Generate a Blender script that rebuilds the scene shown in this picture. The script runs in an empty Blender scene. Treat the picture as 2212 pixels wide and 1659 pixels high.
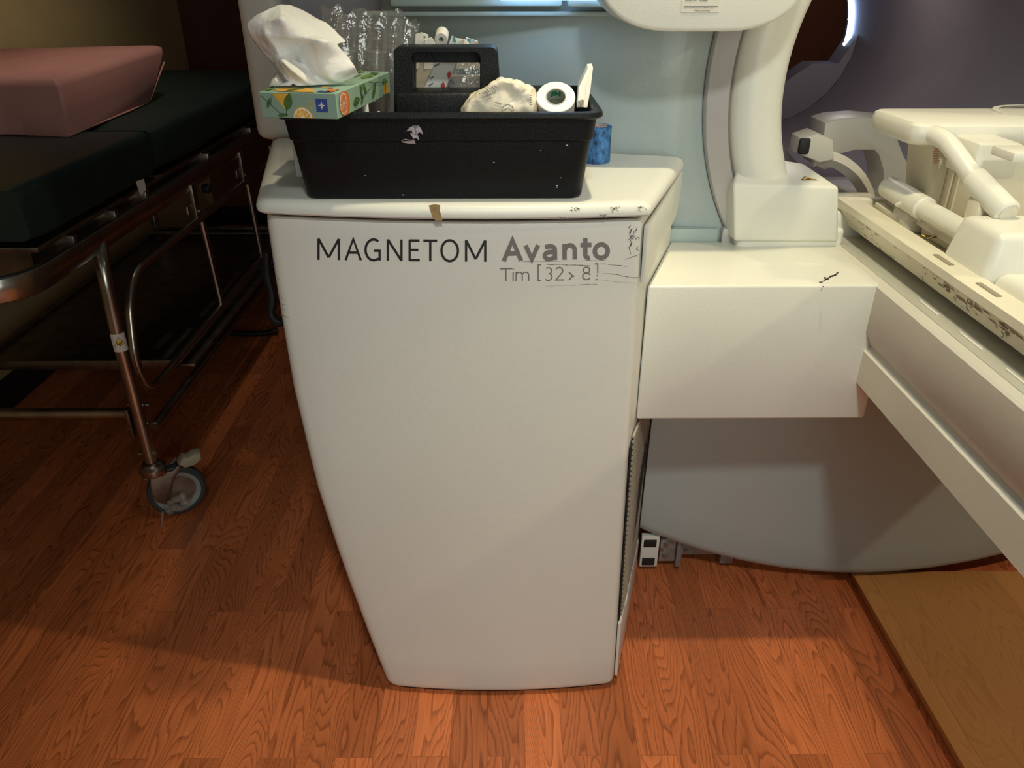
import bpy, bmesh, math, random
from mathutils import Vector, Matrix, noise
random.seed(7)
# ------------------------------------------------------------------ camera, world, lights
H = 1.35; PITCH = math.radians(28.2); YAW = math.radians(0.48); F = 1660.0
SC = bpy.context.scene
COL = SC.collection
cam_d = bpy.data.cameras.new('camera'); cam = bpy.data.objects.new('camera', cam_d); COL.objects.link(cam)
cam_d.sensor_width = 36; cam_d.lens = F/2212*36; cam_d.clip_start = 0.02
cam.location = (0, 0, H); cam.rotation_euler = (math.pi/2-PITCH, 0, -YAW)
SC.camera = cam
SC.view_settings.view_transform = 'Standard'; SC.view_settings.look = 'None'
SC.view_settings.gamma = 1.0; SC.view_settings.use_curve_mapping = False
SC.view_settings.exposure = 0.0
SC.cycles.transparent_max_bounces = 40
w = bpy.data.worlds.new('world'); SC.world = w; w.use_nodes = True
w.node_tree.nodes['Background'].inputs[0].default_value = (0.92, 0.96, 1.0, 1)
w.node_tree.nodes['Background'].inputs[1].default_value = 0.04
def lamp(name, kind, loc, target, energy, color, size=0.1, spot=None, blend=0.5):
    d = bpy.data.lights.new(name, kind); o = bpy.data.objects.new(name, d); COL.objects.link(o)
    d.energy = energy; d.color = color; o.location = loc
    if kind == 'AREA': d.size = size
    else: d.shadow_soft_size = size
    if kind == 'SPOT': d.spot_size = math.radians(spot); d.spot_blend = blend
    v = Vector(target)-Vector(loc); o.rotation_euler = v.to_track_quat('-Z', 'Y').to_euler()
    return o
WARM = (1.0, 0.87, 0.56)
lamp('ceiling_or_fill_spot', 'SPOT', (0.25, 1.02, 2.65), (0.44, 1.08, 0), 84, WARM, 0.035, 72, 1.0)
lamp('ceiling_or_fill_spot', 'SPOT', (0.12, -0.55, 2.65), (0.62, 0.9, 0.5), 78, (0.95, 1.0, 0.95), 0.09, 62, 0.6)
lamp('ceiling_or_fill_spot', 'SPOT', (1.5, 0.75, 2.65), (1.05, 1.0, 0.9), 16, WARM, 0.05, 100, 0.8)
lamp('front_fill', 'AREA', (0.6, -1.5, 1.45), (0.3, 1.2, 0.75), 18, (0.93, 1.0, 0.93), 1.3)  # area fill added behind the camera to brighten upright faces, not a window
lamp('bore_fill_lamp', 'POINT', (0.95, 2.35, 1.40), (0, 0, 0), 1.35, (1.0, 0.87, 0.80), 0.05)  # unseen point light added to brighten the bore
lamp('ceiling_or_fill_spot', 'SPOT', (2.7, 0.5, 2.65), (1.2, 1.0, 0.0), 90, (1.0, 0.84, 0.58), 0.05, 80, 0.6)  # unseen spot added on the right to brighten the floor plate
lamp('ceiling_or_fill_spot', 'SPOT', (-0.62, 2.25, 2.65), (-1.68, 2.65, 1.15), 46, (1.0, .88, .70), 0.05, 72, 1.0)  # unseen spot added on the left to brighten cushion and tan wall
lamp('ceiling_or_fill_spot', 'SPOT', (1.2, 3.75, 2.65), (1.1, 4.58, 1.3), 26, WARM, 0.05, 90, 0.9)  # unseen spot added behind the gantry to brighten the brown wall

# ------------------------------------------------------------------ pixel of the photo -> world point
_c, _s = math.cos(PITCH), math.sin(PITCH); _cy, _sy = math.cos(YAW), math.sin(YAW)
def ray(px, py):
    u = (px-1106)/F; v = (829.5-py)/F
    x, y, z = u, _c+v*_s, -_s+v*_c
    return Vector((x*_cy+y*_sy, -x*_sy+y*_cy, z))
def P(px, py, Y=None, z=None, x=None):
    r = ray(px, py)
    if Y is not None: t = Y/r.y
    elif z is not None: t = (z-H)/r.z
    else: t = x/r.x
    return Vector((0, 0, H))+r*t

# ------------------------------------------------------------------ materials
MAT = {}
def mat(name, col, rough=0.5, metal=0.0, spec=0.5, bump=0, bscale=200, var=0, vscale=8, emit=None, estr=0, coat=0, stretch=None, sss=0):
    if name in MAT: return MAT[name]
    m = bpy.data.materials.new(name); m.use_nodes = True; nt = m.node_tree; N = nt.nodes; L = nt.links
    b = N['Principled BSDF']
    b.inputs['Base Color'].default_value = (*col, 1); b.inputs['Roughness'].default_value = rough
    b.inputs['Metallic'].default_value = metal; b.inputs['Specular IOR Level'].default_value = spec
    b.inputs['Coat Weight'].default_value = coat
    if sss: b.inputs['Subsurface Weight'].default_value = sss; b.inputs['Subsurface Radius'].default_value = (.01, .008, .005)
    tc = N.new('ShaderNodeTexCoord')
    src = tc.outputs['Object']
    if stretch:
        mp = N.new('ShaderNodeMapping'); mp.inputs['Scale'].default_value = stretch; L.new(src, mp.inputs[0]); src = mp.outputs[0]
    nz = N.new('ShaderNodeTexNoise'); nz.inputs['Scale'].default_value = vscale; nz.inputs['Detail'].default_value = 5
    L.new(src, nz.inputs['Vector'])
    hs = N.new('ShaderNodeMixRGB'); hs.blend_type = 'MULTIPLY'; hs.inputs[0].default_value = 1.0
    cr = N.new('ShaderNodeMapRange'); cr.inputs[1].default_value = .3; cr.inputs[2].default_value = .7
    v = max(var, 0.03); cr.inputs[3].default_value = 1-v; cr.inputs[4].default_value = 1+v*.4
    L.new(nz.outputs[0], cr.inputs[0]); hs.inputs[1].default_value = (*col, 1); L.new(cr.outputs[0], hs.inputs[2]); L.new(hs.outputs[0], b.inputs['Base Color'])
    if bump:
        n2 = N.new('ShaderNodeTexNoise'); n2.inputs['Scale'].default_value = bscale; n2.inputs['Detail'].default_value = 3; L.new(src, n2.inputs['Vector'])
        bp = N.new('ShaderNodeBump'); bp.inputs['Strength'].default_value = bump; bp.inputs['Distance'].default_value = 0.002
        L.new(n2.outputs[0], bp.inputs['Height']); L.new(bp.outputs[0], b.inputs['Normal'])
    if emit:
        b.inputs['Emission Color'].default_value = (*emit, 1); b.inputs['Emission Strength'].default_value = estr
    MAT[name] = m; return m
def film(name, col, gloss=0.25, diff=0.1, rough=0.08, bump=0.6, bscale=60):
    if name in MAT: return MAT[name]
    m = bpy.data.materials.new(name); m.use_nodes = True; nt = m.node_tree; N = nt.nodes; L = nt.links
    N.remove(N['Principled BSDF']); out = N['Material Output']
    t = N.new('ShaderNodeBsdfTransparent'); t.inputs[0].default_value = (.96, .95, .93, 1)
    g = N.new('ShaderNodeBsdfGlossy'); g.inputs['Roughness'].default_value = rough
    d = N.new('ShaderNodeBsdfDiffuse'); d.inputs[0].default_value = (*col, 1)
    tl = N.new('ShaderNodeTexCoord'); nz = N.new('ShaderNodeTexNoise'); nz.inputs['Scale'].default_value = bscale; L.new(tl.outputs['Object'], nz.inputs['Vector'])
    bp = N.new('ShaderNodeBump'); bp.inputs['Strength'].default_value = bump; bp.inputs['Distance'].default_value = 0.004; L.new(nz.outputs[0], bp.inputs['Height']); L.new(bp.outputs[0], g.inputs['Normal'])
    m1 = N.new('ShaderNodeMixShader'); m1.inputs[0].default_value = diff; L.new(t.outputs[0], m1.inputs[1]); L.new(d.outputs[0], m1.inputs[2])
    m2 = N.new('ShaderNodeMixShader'); m2.inputs[0].default_value = gloss; L.new(m1.outputs[0], m2.inputs[1]); L.new(g.outputs[0], m2.inputs[2])
    L.new(m2.outputs[0], out.inputs[0]); MAT[name] = m; return m
def plank_mat(name, dark, light, bw, bl, contrast, rough=0.33, rvar=0.5):
    m = bpy.data.materials.new(name); m.use_nodes = True; nt = m.node_tree; N = nt.nodes; L = nt.links
    b = N['Principled BSDF']; b.inputs['Roughness'].default_value = rough; b.inputs['Specular IOR Level'].default_value = 0.4
    tc = N.new('ShaderNodeTexCoord')
    mp = N.new('ShaderNodeMapping'); mp.inputs['Rotation'].default_value = (0, 0, math.pi/2); mp.inputs['Location'].default_value = (.13, .04, 0); L.new(tc.outputs['Object'], mp.inputs[0])
    br = N.new('ShaderNodeTexBrick'); br.inputs['Color1'].default_value = (0, 0, 0, 1); br.inputs['Color2'].default_value = (1, 1, 1, 1); br.inputs['Mortar'].default_value = (.5, .5, .5, 1)
    br.inputs['Scale'].default_value = 1; br.inputs['Brick Width'].default_value = bl; br.inputs['Row Height'].default_value = bw; br.inputs['Mortar Size'].default_value = 0.0006
    br.offset = 0.37; br.offset_frequency = 2; br.squash = 1.0
    L.new(mp.outputs[0], br.inputs['Vector'])
    wv = N.new('ShaderNodeMath'); wv.operation = 'MULTIPLY'; wv.inputs[1].default_value = 37.0; L.new(br.outputs['Color'], wv.inputs[0])
    def nz(scale, det, mapscale, dist=0):
        mm = N.new('ShaderNodeMapping'); mm.inputs['Scale'].default_value = mapscale; L.new(tc.outputs['Object'], mm.inputs[0])
        n = N.new('ShaderNodeTexNoise'); n.noise_dimensions = '4D'; n.inputs['Scale'].default_value = scale; n.inputs['Detail'].default_value = det; n.inputs['Distortion'].default_value = dist
        L.new(mm.outputs[0], n.inputs['Vector']); L.new(wv.outputs[0], n.inputs['W']); return n.outputs[0]
    big = nz(1.0, 1.5, (11, 1.5, 1), 0.25)                       # contour lines of this give cathedral grain
    k = N.new('ShaderNodeMath'); k.operation = 'MULTIPLY'; k.inputs[1].default_value = 34.0; L.new(big, k.inputs[0])
    fine0 = nz(1.0, 3, (60, 5, 1)); ad = N.new('ShaderNodeMath'); ad.operation = 'ADD'; L.new(k.outputs[0], ad.inputs[0])
    f8 = N.new('ShaderNodeMath'); f8.operation = 'MULTIPLY'; f8.inputs[1].default_value = 1.1; L.new(fine0, f8.inputs[0]); L.new(f8.outputs[0], ad.inputs[1])
    fr = N.new('ShaderNodeMath'); fr.operation = 'FRACT'; L.new(ad.outputs[0], fr.inputs[0])
    rp = N.new('ShaderNodeValToRGB'); e = rp.color_ramp.elements; e[0].position = 0; e[0].color = (.25, .25, .25, 1); e[1].position = 0.30; e[1].color = (.8, .8, .8, 1)
    q = rp.color_ramp.elements.new(.92); q.color = (1, 1, 1, 1); q = rp.color_ramp.elements.new(1.0); q.color = (.35, .35, .35, 1)
    L.new(fr.outputs[0], rp.inputs[0])
    pore = nz(1.0, 4, (330, 10, 1)); patch = nz(1.0, 2, (5, 2.2, 1))
    def mix(a, b_, f, mode='MIX'):
        x = N.new('ShaderNodeMixRGB'); x.blend_type = mode; x.inputs[0].default_value = f
        L.new(a, x.inputs[1]); L.new(b_, x.inputs[2]); return x.outputs[0]
    g = mix(rp.outputs[0], pore, 0.5); g = mix(g, patch, 0.32)
    cr = N.new('ShaderNodeMapRange'); cr.inputs[1].default_value = .5-contrast; cr.inputs[2].default_value = .5+contrast*.9; L.new(g, cr.inputs[0])
    cm = N.new('ShaderNodeMixRGB'); cm.inputs[1].default_value = (*dark, 1); cm.inputs[2].default_value = (*light, 1); L.new(cr.outputs[0], cm.inputs[0])
    pr = N.new('ShaderNodeMapRange'); pr.inputs[3].default_value = 1-rvar; pr.inputs[4].default_value = 1.15; L.new(br.outputs['Color'], pr.inputs[0])
    c2 = N.new('ShaderNodeMixRGB'); c2.blend_type = 'MULTIPLY'; c2.inputs[0].default_value = 1; L.new(cm.outputs[0], c2.inputs[1]); L.new(pr.outputs[0], c2.inputs[2])
    c3 = N.new('ShaderNodeMixRGB'); c3.inputs[2].default_value = (.02, .008, .004, 1); L.new(c2.outputs[0], c3.inputs[1])
    mf = N.new('ShaderNodeMath'); mf.operation = 'MULTIPLY'; mf.inputs[1].default_value = .35; L.new(br.outputs['Fac'], mf.inputs[0]); L.new(mf.outputs[0], c3.inputs[0])
    L.new(c3.outputs[0], b.inputs['Base Color'])
    bp = N.new('ShaderNodeBump'); bp.inputs['Strength'].default_value = .25; bp.inputs['Distance'].default_value = .0008; L.new(g, bp.inputs['Height']); L.new(bp.outputs[0], b.inputs['Normal'])
    MAT[name] = m; return m
CHERRY = plank_mat('cherry_planks', (.12, .025, .008), (.74, .212, .072), .074, .62, .27, .38, .30)
OAK = plank_mat('light_oak', (.34, .14, .04), (.70, .36, .13), .62, 4.0, .6, rvar=.08)
WHITE = mat('white_enamel', (.73, .73, .665), .38, bump=.10, bscale=500, var=.03, vscale=3)
WHITE2 = mat('ivory_plastic', (.78, .77, .68), .35, bump=.12, bscale=400, var=.04, vscale=5)
IVORY = mat('aged_plastic', (.76, .71, .56), .4, bump=.1, bscale=300, var=.08, vscale=6)
SHELL = mat('shell_plastic', (.70, .67, .58), .4, bump=.1, bscale=300, var=.04)
GREEN_GREY = mat('grey_green_panel', (.41, .47, .455), .32, bump=.15, bscale=600, var=.04, vscale=2, coat=.2)
TEAL = mat('display_surround', (.42, .50, .47), .35, var=.03)
SILVER = mat('silver_trim', (.50, .47, .45), .42, metal=.15, bump=.05)
LINER = mat('bore_liner', (.27, .245, .27), .5, bump=.15, bscale=500, var=.05)
TAN = mat('tan_paint', (.46, .33, .15), .8, bump=.2, bscale=150, var=.06)
BROWN = mat('brown_paint', (.12, .032, .018), .7, bump=.2, bscale=150, var=.1)
BLACK = mat('black_rubber', (.012, .012, .012), .6, var=.1)
DARKGAP = mat('dark_gap', (.01, .01, .01), .9)
BLKPL = mat('black_plastic', (.007, .008, .009), .42, spec=.25, bump=.35, bscale=500, var=.15)
CHROME = mat('scratched_chrome', (.50, .46, .41), .27, metal=1, bump=.12, bscale=90, var=.25, vscale=14)
DULL = mat('dull_steel', (.32, .28, .23), .38, metal=1, bump=.3, bscale=60, var=.4, vscale=20)
VINYL = mat('green_vinyl', (.010, .026, .022), .45, bump=.35, bscale=350, var=.2)
PINK = mat('pink_fabric', (.50, .23, .20), .85, bump=.5, bscale=500, var=.10, vscale=5)
TISSUE = mat('tissue_paper', (.93, .91, .88), .9, bump=.5, bscale=160, var=.03, vscale=12, sss=.25)
PAPER = mat('white_paper', (.80, .77, .70), .8, bump=.3, bscale=200, var=.06)
RED = mat('red_print', (.55, .06, .05), .7); CYAN = mat('cyan_print', (.05, .33, .52), .7)
BLUE = mat('blue_crepe', (.07, .22, .50), .9, bump=1.0, bscale=300, var=.85, vscale=75, stretch=(1.4, 1.4, .8))
NAVY = mat('navy_print', (.03, .06, .26), .6); MINT = mat('mint_card', (.30, .46, .35), .55, var=.05); MINT_S = mat('sage_card', (.24, .35, .28), .55, var=.05)
LEAF = mat('leaf_print', (.07, .15, .03), .6, var=.3, vscale=90); LEAF2 = mat('light_leaf_print', (.16, .27, .05), .6, var=.3, vscale=90)
ORANGE = mat('orange_print', (.75, .20, .03), .6, var=.2, vscale=80); YELLOW = mat('yellow_print', (.80, .42, .04), .6, var=.2, vscale=70)
PRWHITE = mat('white_print', (.8, .76, .7), .6); INK = mat('black_ink', (.02, .022, .022), .5); INK2 = mat('grey_ink', (.19, .17, .165), .5)
SCUFF = mat('scuff_mark', (.16, .13, .11), .8, var=.5, vscale=80); SMUDGE = mat('chalky_smudge', (.52, .47, .50), .9, var=.5, vscale=120, bump=.3, bscale=300)
STAIN = mat('tape_residue', (.38, .25, .11), .6, var=.35, vscale=90); HAZ = mat('hazard_yellow', (.90, .58, .05), .5)
GREENINK = mat('green_ink', (.01, .19, .11), .6); GAUZE = mat('gauze_wrap', (.84, .75, .58), .30, bump=.7, bscale=60, var=.12, vscale=20)
TAPE = mat('tape_white', (.80, .79, .78), .45, var=.03, sss=.1); BEIGE = mat('beige_plastic', (.40, .36, .25), .55, var=.08)
GTYRE = mat('grey_tyre', (.045, .055, .06), .6, var=.2); GRIM = mat('grey_rim', (.30, .32, .31), .5, var=.15)
LED = mat('led_strip', (.5, .6, .9), .5, emit=(.45, .62, 1.0), estr=3.2); LEDW = mat('led_dot', (.8, .9, 1), .5, emit=(.7, .85, 1.0), estr=6)
GLOW = mat('display_glow', (.4, .6, .9), .5, emit=(.35, .62, 1.0), estr=6)
FILM = film('clear_film', (.75, .72, .70), .22, .10); FILM2 = film('crinkled_wrap', (.8, .78, .76), .18, .12, .08, 1.0, 70)
CLEAR = film('clear_tube', (.78, .76, .74), .12, .16, .1, .2, 40)

# ------------------------------------------------------------------ mesh helpers
def tag(o, label=None, cat=None, group=None, kind=None):
    if label: o['label'] = label
    if cat: o['category'] = cat
    if group: o['group'] = group
    if kind: o['kind'] = kind
    return o
def empty(name, loc, label, cat, group=None):
    o = bpy.data.objects.new(name, None); o.empty_display_size = .05; COL.objects.link(o); o.location = loc
    return tag(o, label, cat, group)
class MB:
    def __init__(s): s.v = []; s.f = []; s.m = []; s.mi = 0
    def add(s, vs, fs):
        n = len(s.v); s.v += [Vector(v) for v in vs]
        for f in fs: s.f.append([i+n for i in f]); s.m.append(s.mi)
        return s
    def bm(s, bm, M=None):
        bm.verts.ensure_lookup_table(); bm.verts.index_update()
        s.add([(M @ v.co if M else v.co.copy()) for v in bm.verts], [[v.index for v in f.verts] for f in bm.faces]); bm.free(); return s
    def box(s, c, size, r=0, seg=2, rot=None):
        b = bmesh.new(); bmesh.ops.create_cube(b, size=1)
        for v in b.verts: v.co = Vector((v.co.x*size[0], v.co.y*size[1], v.co.z*size[2]))
        if r: bmesh.ops.bevel(b, geom=list(b.edges), offset=r, segments=seg, profile=.5, affect='EDGES')
        M = Matrix.Translation(c)
        if rot: M = M @ (rot.to_4x4() if isinstance(rot, Matrix) else Matrix.Rotation(rot, 4, 'Z'))
        return s.bm(b, M)
    def hexa(s, p8, r=0, seg=2):      # p8: bottom 4 ccw, top 4 ccw
        b = bmesh.new(); vs = [b.verts.new(p) for p in p8]
        for f in ((3,2,1,0),(4,5,6,7),(0,1,5,4),(1,2,6,5),(2,3,7,6),(3,0,4,7)): b.faces.new([vs[i] for i in f])
        if r: bmesh.ops.bevel(b, geom=list(b.edges), offset=r, segments=seg, profile=.5, affect='EDGES')
        return s.bm(b)
    def loft(s, rings, cap=True, closed=True):
        n = len(rings[0]); vs = [p for r in rings for p in r]; fs = []
        for i in range(len(rings)-1):
            for j in range(n if closed else n-1):
                k = (j+1) % n; fs.append((i*n+j, i*n+k, (i+1)*n+k, (i+1)*n+j))
        if cap: fs.append(tuple(reversed(range(n)))); fs.append(tuple((len(rings)-1)*n+j for j in range(n)))
        return s.add(vs, fs)
    def prism(s, pts, d, r=0, seg=2):   # 3d polygon extruded by vector d
        b = bmesh.new(); a = [b.verts.new(p) for p in pts]; c = [b.verts.new(Vector(p)+Vector(d)) for p in pts]
        n = len(pts); e0 = b.faces.new(a); e1 = b.faces.new(list(reversed(c)))
        for i in range(n): b.faces.new([a[(i+1) % n], a[i], c[i], c[(i+1) % n]])
        bmesh.ops.recalc_face_normals(b, faces=list(b.faces))
        if r: bmesh.ops.bevel(b, geom=list(set(list(e0.edges)+list(e1.edges))), offset=r, segments=seg, profile=.5, affect='EDGES')
        return s.bm(b)
    def lathe(s, prof, M, n=32, a0=0, a1=2*math.pi, cap=False):   # prof (r, h) about local Z
        full = abs(a1-a0-2*math.pi) < 1e-6; k = n if full else n+1
        rings = []
        for (r, h) in prof: rings.append([M @ Vector((r*math.cos(a0+(a1-a0)*i/n), r*math.sin(a0+(a1-a0)*i/n), h)) for i in range(k)])
        return s.loft(rings, cap, full)
    def tube(s, pts, r, n=12, fil=0, cap=True, closed=False):
        pts = [Vector(p) for p in pts]
        if fil: pts = fillet(pts, fil)
        rs = r if isinstance(r, (list, tuple)) else [r]*len(pts)
        t0 = (pts[1]-pts[0]).normalized(); up = Vector((0, 0, 1)) if abs(t0.z) < .9 else Vector((1, 0, 0))
        nrm = t0.cross(up).normalized(); rings = []
        for i, p in enumerate(pts):
            a = pts[max(i-1, 0)]; c = pts[min(i+1, len(pts)-1)]; t = (c-a).normalized()
            nrm = (nrm-t*nrm.dot(t)).normalized(); bi = t.cross(nrm)
            rings.append([p+(nrm*math.cos(2*math.pi*j/n)+bi*math.sin(2*math.pi*j/n))*rs[i] for j in range(n)])
        return s.loft(rings, cap)
    def build(s, name, mats, parent=None, smooth=35, origin=None):
        me = bpy.data.meshes.new(name)
        mats = mats if isinstance(mats, (list, tuple)) else [mats]
        off = Vector(origin) if origin is not None else Vector((0, 0, 0))
        if parent is not None: off = world_loc(parent)
        me.from_pydata([v-off for v in s.v], [], s.f)
        for m in mats: me.materials.append(m)
        for p, i in zip(me.polygons, s.m): p.material_index = i
        me.update()
        b = bmesh.new(); b.from_mesh(me); bmesh.ops.recalc_face_normals(b, faces=list(b.faces)) if not getattr(s, 'noflip', False) else None; b.to_mesh(me); b.free()
        o = bpy.data.objects.new(name, me); COL.objects.link(o)
        if parent is not None: o.parent = parent
        else: o.location = off
        if smooth:
            for p in me.polygons: p.use_smooth = True
            me.set_sharp_from_angle(angle=math.radians(smooth))
        return o
def world_loc(o):
    v = Vector((0, 0, 0))
    while o is not None: v += o.location; o = o.parent
    return v
def fillet(pts, r, n=6):
    out = [pts[0]]
    for i in range(1, len(pts)-1):
        p = pts[i]; a = (pts[i-1]-p); c = (pts[i+1]-p); la, lc = a.length, c.length; a.normalize(); c.normalize()
        d = min(r, la*.48, lc*.48); A = p+a*d; C = p+c*d
        for k in range(n+1):
            t = k/n; out.append(A*(1-t)**2+p*2*t*(1-t)+C*t*t)
    out.append(pts[-1]); return out
def roundpoly(pts, rad, n=5):          # closed 2d polygon with rounded corners
    out = []; N = len(pts)
    for i in range(N):
        p = Vector(pts[i]); a = Vector(pts[i-1])-p; c = Vector(pts[(i+1) % N])-p; r = rad[i] if isinstance(rad, (list, tuple)) else rad
        if r <= 0: out.append(p); continue
        la, lc = a.length, c.length; a.normalize(); c.normalize(); d = min(r, la*.49, lc*.49)
        for k in range(n+1):
            t = k/n; out.append((p+a*d)*(1-t)**2+p*2*t*(1-t)+(p+c*d)*t*t)
    return out
def frame(o, z, x=None):               # matrix with local Z along z
    z = Vector(z).normalized(); x = Vector(x) if x else (Vector((1, 0, 0)) if abs(z.x) < .9 else Vector((0, 1, 0)))
    x = (x-z*x.dot(z)).normalized(); y = z.cross(x)
    return Matrix(((x.x, y.x, z.x, o[0]), (x.y, y.y, z.y, o[1]), (x.z, y.z, z.z, o[2]), (0, 0, 0, 1)))
def text_mb(mb, s, size, M, bold=0, sx=1.0, align='LEFT'):
    c = bpy.data.curves.new('t', 'FONT'); c.body = s; c.size = size; c.offset = bold; c.align_x = align; c.resolution_u = 3
    o = bpy.data.objects.new('t', c); COL.objects.link(o)
    me = bpy.data.meshes.new_from_object(o.evaluated_get(bpy.context.evaluated_depsgraph_get()))
    mb.add([M @ Vector((v.co.x*sx, v.co.y, 0)) for v in me.vertices], [tuple(p.vertices) for p in me.polygons])
    bpy.data.objects.remove(o); bpy.data.meshes.remove(me); bpy.data.curves.remove(c)
def blob_patch(mb, pts):                # small flat polygon
    mb.add(pts, [tuple(range(len(pts)))])

# ------------------------------------------------------------------ the setting
m = MB(); m.add([(-4, -2, 0), (4, -2, 0), (4, 5, 0), (-4, 5, 0)], [(0, 1, 2, 3)]); tag(m.build('floor', CHERRY, smooth=0), kind='structure')
XW = -1.745; YW = 4.58
m = MB(); m.box((XW-.05, 1.3, 1.35), (.10, 6.56, 2.7)); tag(m.build('wall_left', TAN, smooth=0), kind='structure')
m = MB(); m.box((1.1, YW+.05, 1.35), (5.74, .10, 2.7)); tag(m.build('wall_back', BROWN, smooth=0), kind='structure')
m = MB(); m.box((XW+.008, 1.28, .055), (.016, 6.5, .11), .003); tag(m.build('baseboard_left', BLACK), kind='structure')
m = MB(); m.box((1.1+.01, YW-.008, .055), (5.7, .016, .11), .003); tag(m.build('baseboard_back', BLACK), kind='structure')
# light wood floor plate below the patient table
m = MB(); m.box((1.566, .45, .010), (1.40, 2.05, .020), .003, 2)
tag(m.build('floor_plate', OAK, origin=(1.566, .45, 0)), 'pale oak floor plate under the patient table, raised above the red planks', 'floor plate')

# ------------------------------------------------------------------ side cabinet of the scanner
cab = empty('side_cabinet', (-.05, 1.35, 0), 'tall white cabinet with tapering left side carrying the black tool caddy', 'cabinet')
XC = -.02
def yf(x, z=1.0): return 1.129-.007*(1-z)+.018*((x-XC)/.25)**2
def xl(z):
    T = [(0, -.251), (.15, -.283), (.334, -.320), (.52, -.350), (.72, -.366), (.9, -.369), (1.1, -.368)]
    for (a, xa), (b, xb) in zip(T, T[1:]):
        if z <= b:
            t = (z-a)/(b-a); return xa+(xb-xa)*t
    return T[-1][1]
XR = .2065
def xr(z): return XR+.0175*max(0, 1-z/1.0)
def xb(z): return .322-.012*min(1, max(0, (.9-z)/.5))
def plan(z, d=0, x0=None):
    L = (xl(z) if x0 is None else x0)-d; R = xr(z)+d
    fr = [(L+(R-L)*i/12, yf(L+(R-L)*i/12, z)-d) for i in range(13)]
    pts = fr+[(xb(z)+d, 1.452), (-.30, 1.60)]+[(L-.105 if x0 is None else L-.105, 1.645)]
    rad = [.018]+[0]*11+[.010, .01, 0, .02]
    return roundpoly(pts, rad, 4)
m = MB(); rings = []
zs = [.009, .011, .017, .027]+[.027+(.99-.027)*i/14 for i in range(1, 15)]+[1.008, 1.016, 1.019]
for z in zs:
    ins = {.009: .008, .011: .005, .017: .002, 1.016: .001, 1.019: .004}.get(z, 0)
    rings.append([(p.x, p.y, z) for p in plan(z, -ins)])
m.loft(rings); body = m.build('cabinet_body', WHITE, cab)
m = MB(); rings = [[(p.x, p.y, z) for p in plan(z, -.012)] for z in (.0, .03)]; m.loft(rings); m.build('plinth_gap_shade', DARKGAP, cab)  # near-black recessed base, standing in for the gap shadow under the cabinet
m = MB(); rings = [[(p.x, p.y, z) for p in plan(1.0, -.012)] for z in (1.01, 1.032)]; m.loft(rings); m.build('shadow_gap', DARKGAP, cab)
m = MB(); rings = []
for z, d in ((1.0255, .003), (1.0262, .008), (1.029, .0105), (1.034, .011), (1.0400, .0095), (1.0450, .005), (1.0475, -.001), (1.0485, -.009)):
    rings.append([(p.x, p.y, z) for p in plan(1.0, d)])
m.loft(rings); lid = m.build('lid', WHITE, cab)
# right side: upper flap, grille, trim plate   (side runs from (XR,yf) to (.322,1.452))
A = Vector((XR, yf(XR), 0)); B = Vector((.322, 1.452, 0)); sd = (B-A).normalized(); sn = Vector((sd.y, -sd.x, 0))
def S(t, z, off=0):
    a = Vector((xr(z), yf(xr(z), z), 0)); b = Vector((xb(z), 1.452, 0)); return a+(b-a)*t+sn*off+Vector((0, 0, z))
m = MB(); pts = [S(.02, 1.008, .003), S(1.0, 1.022, .003), S(1.0, .975, .003), S(.92, .945, .003), S(.02, .915, .003)]
m.prism(pts, sn*.007, .002); m.build('side_flap', WHITE, cab)
m = MB(); pts = [S(.05, .60, .002), S(.99, .60, .002), S(.99, .17, .002), S(.35, .10, .002), S(.05, .10, .002)]; m.prism(pts, sn*.002); m.build('grille_backing', DARKGAP, cab)
m = MB()
for i in range(38):
    z = .615-i*.0115; a0, a1 = .10, .9
    m.prism([S(a0, z, .003), S(a1, z-.030, .003), S(a1, z-.035, .003), S(a0, z-.005, .003)], sn*.004)
gr = m.build('grille', mat('shaded_grille_plastic', (.42, .37, .29), .5), cab)  # slats coloured darker brown to hold the shade on this side
m = MB(); m.prism([S(.03, .03, .002), S(1.0, .03, .002), S(1.0, .155, .002), S(.50, .165, .002), S(.42, .150, .002), S(.30, .150, .002), S(.24, .17, .002), S(.03, .18, .002)], sn*.006, .001)
m.build('side_trim', WHITE, cab)
m = MB(); m.prism([S(.96, .62, .004), S(1.0, .62, .004), S(1.0, .15, .004), S(.96, .15, .004)], sn*.003); m.build('edge_gap_shade', BLACK, cab)  # black strip painted in for the dark gap between cabinet and gantry
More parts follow.
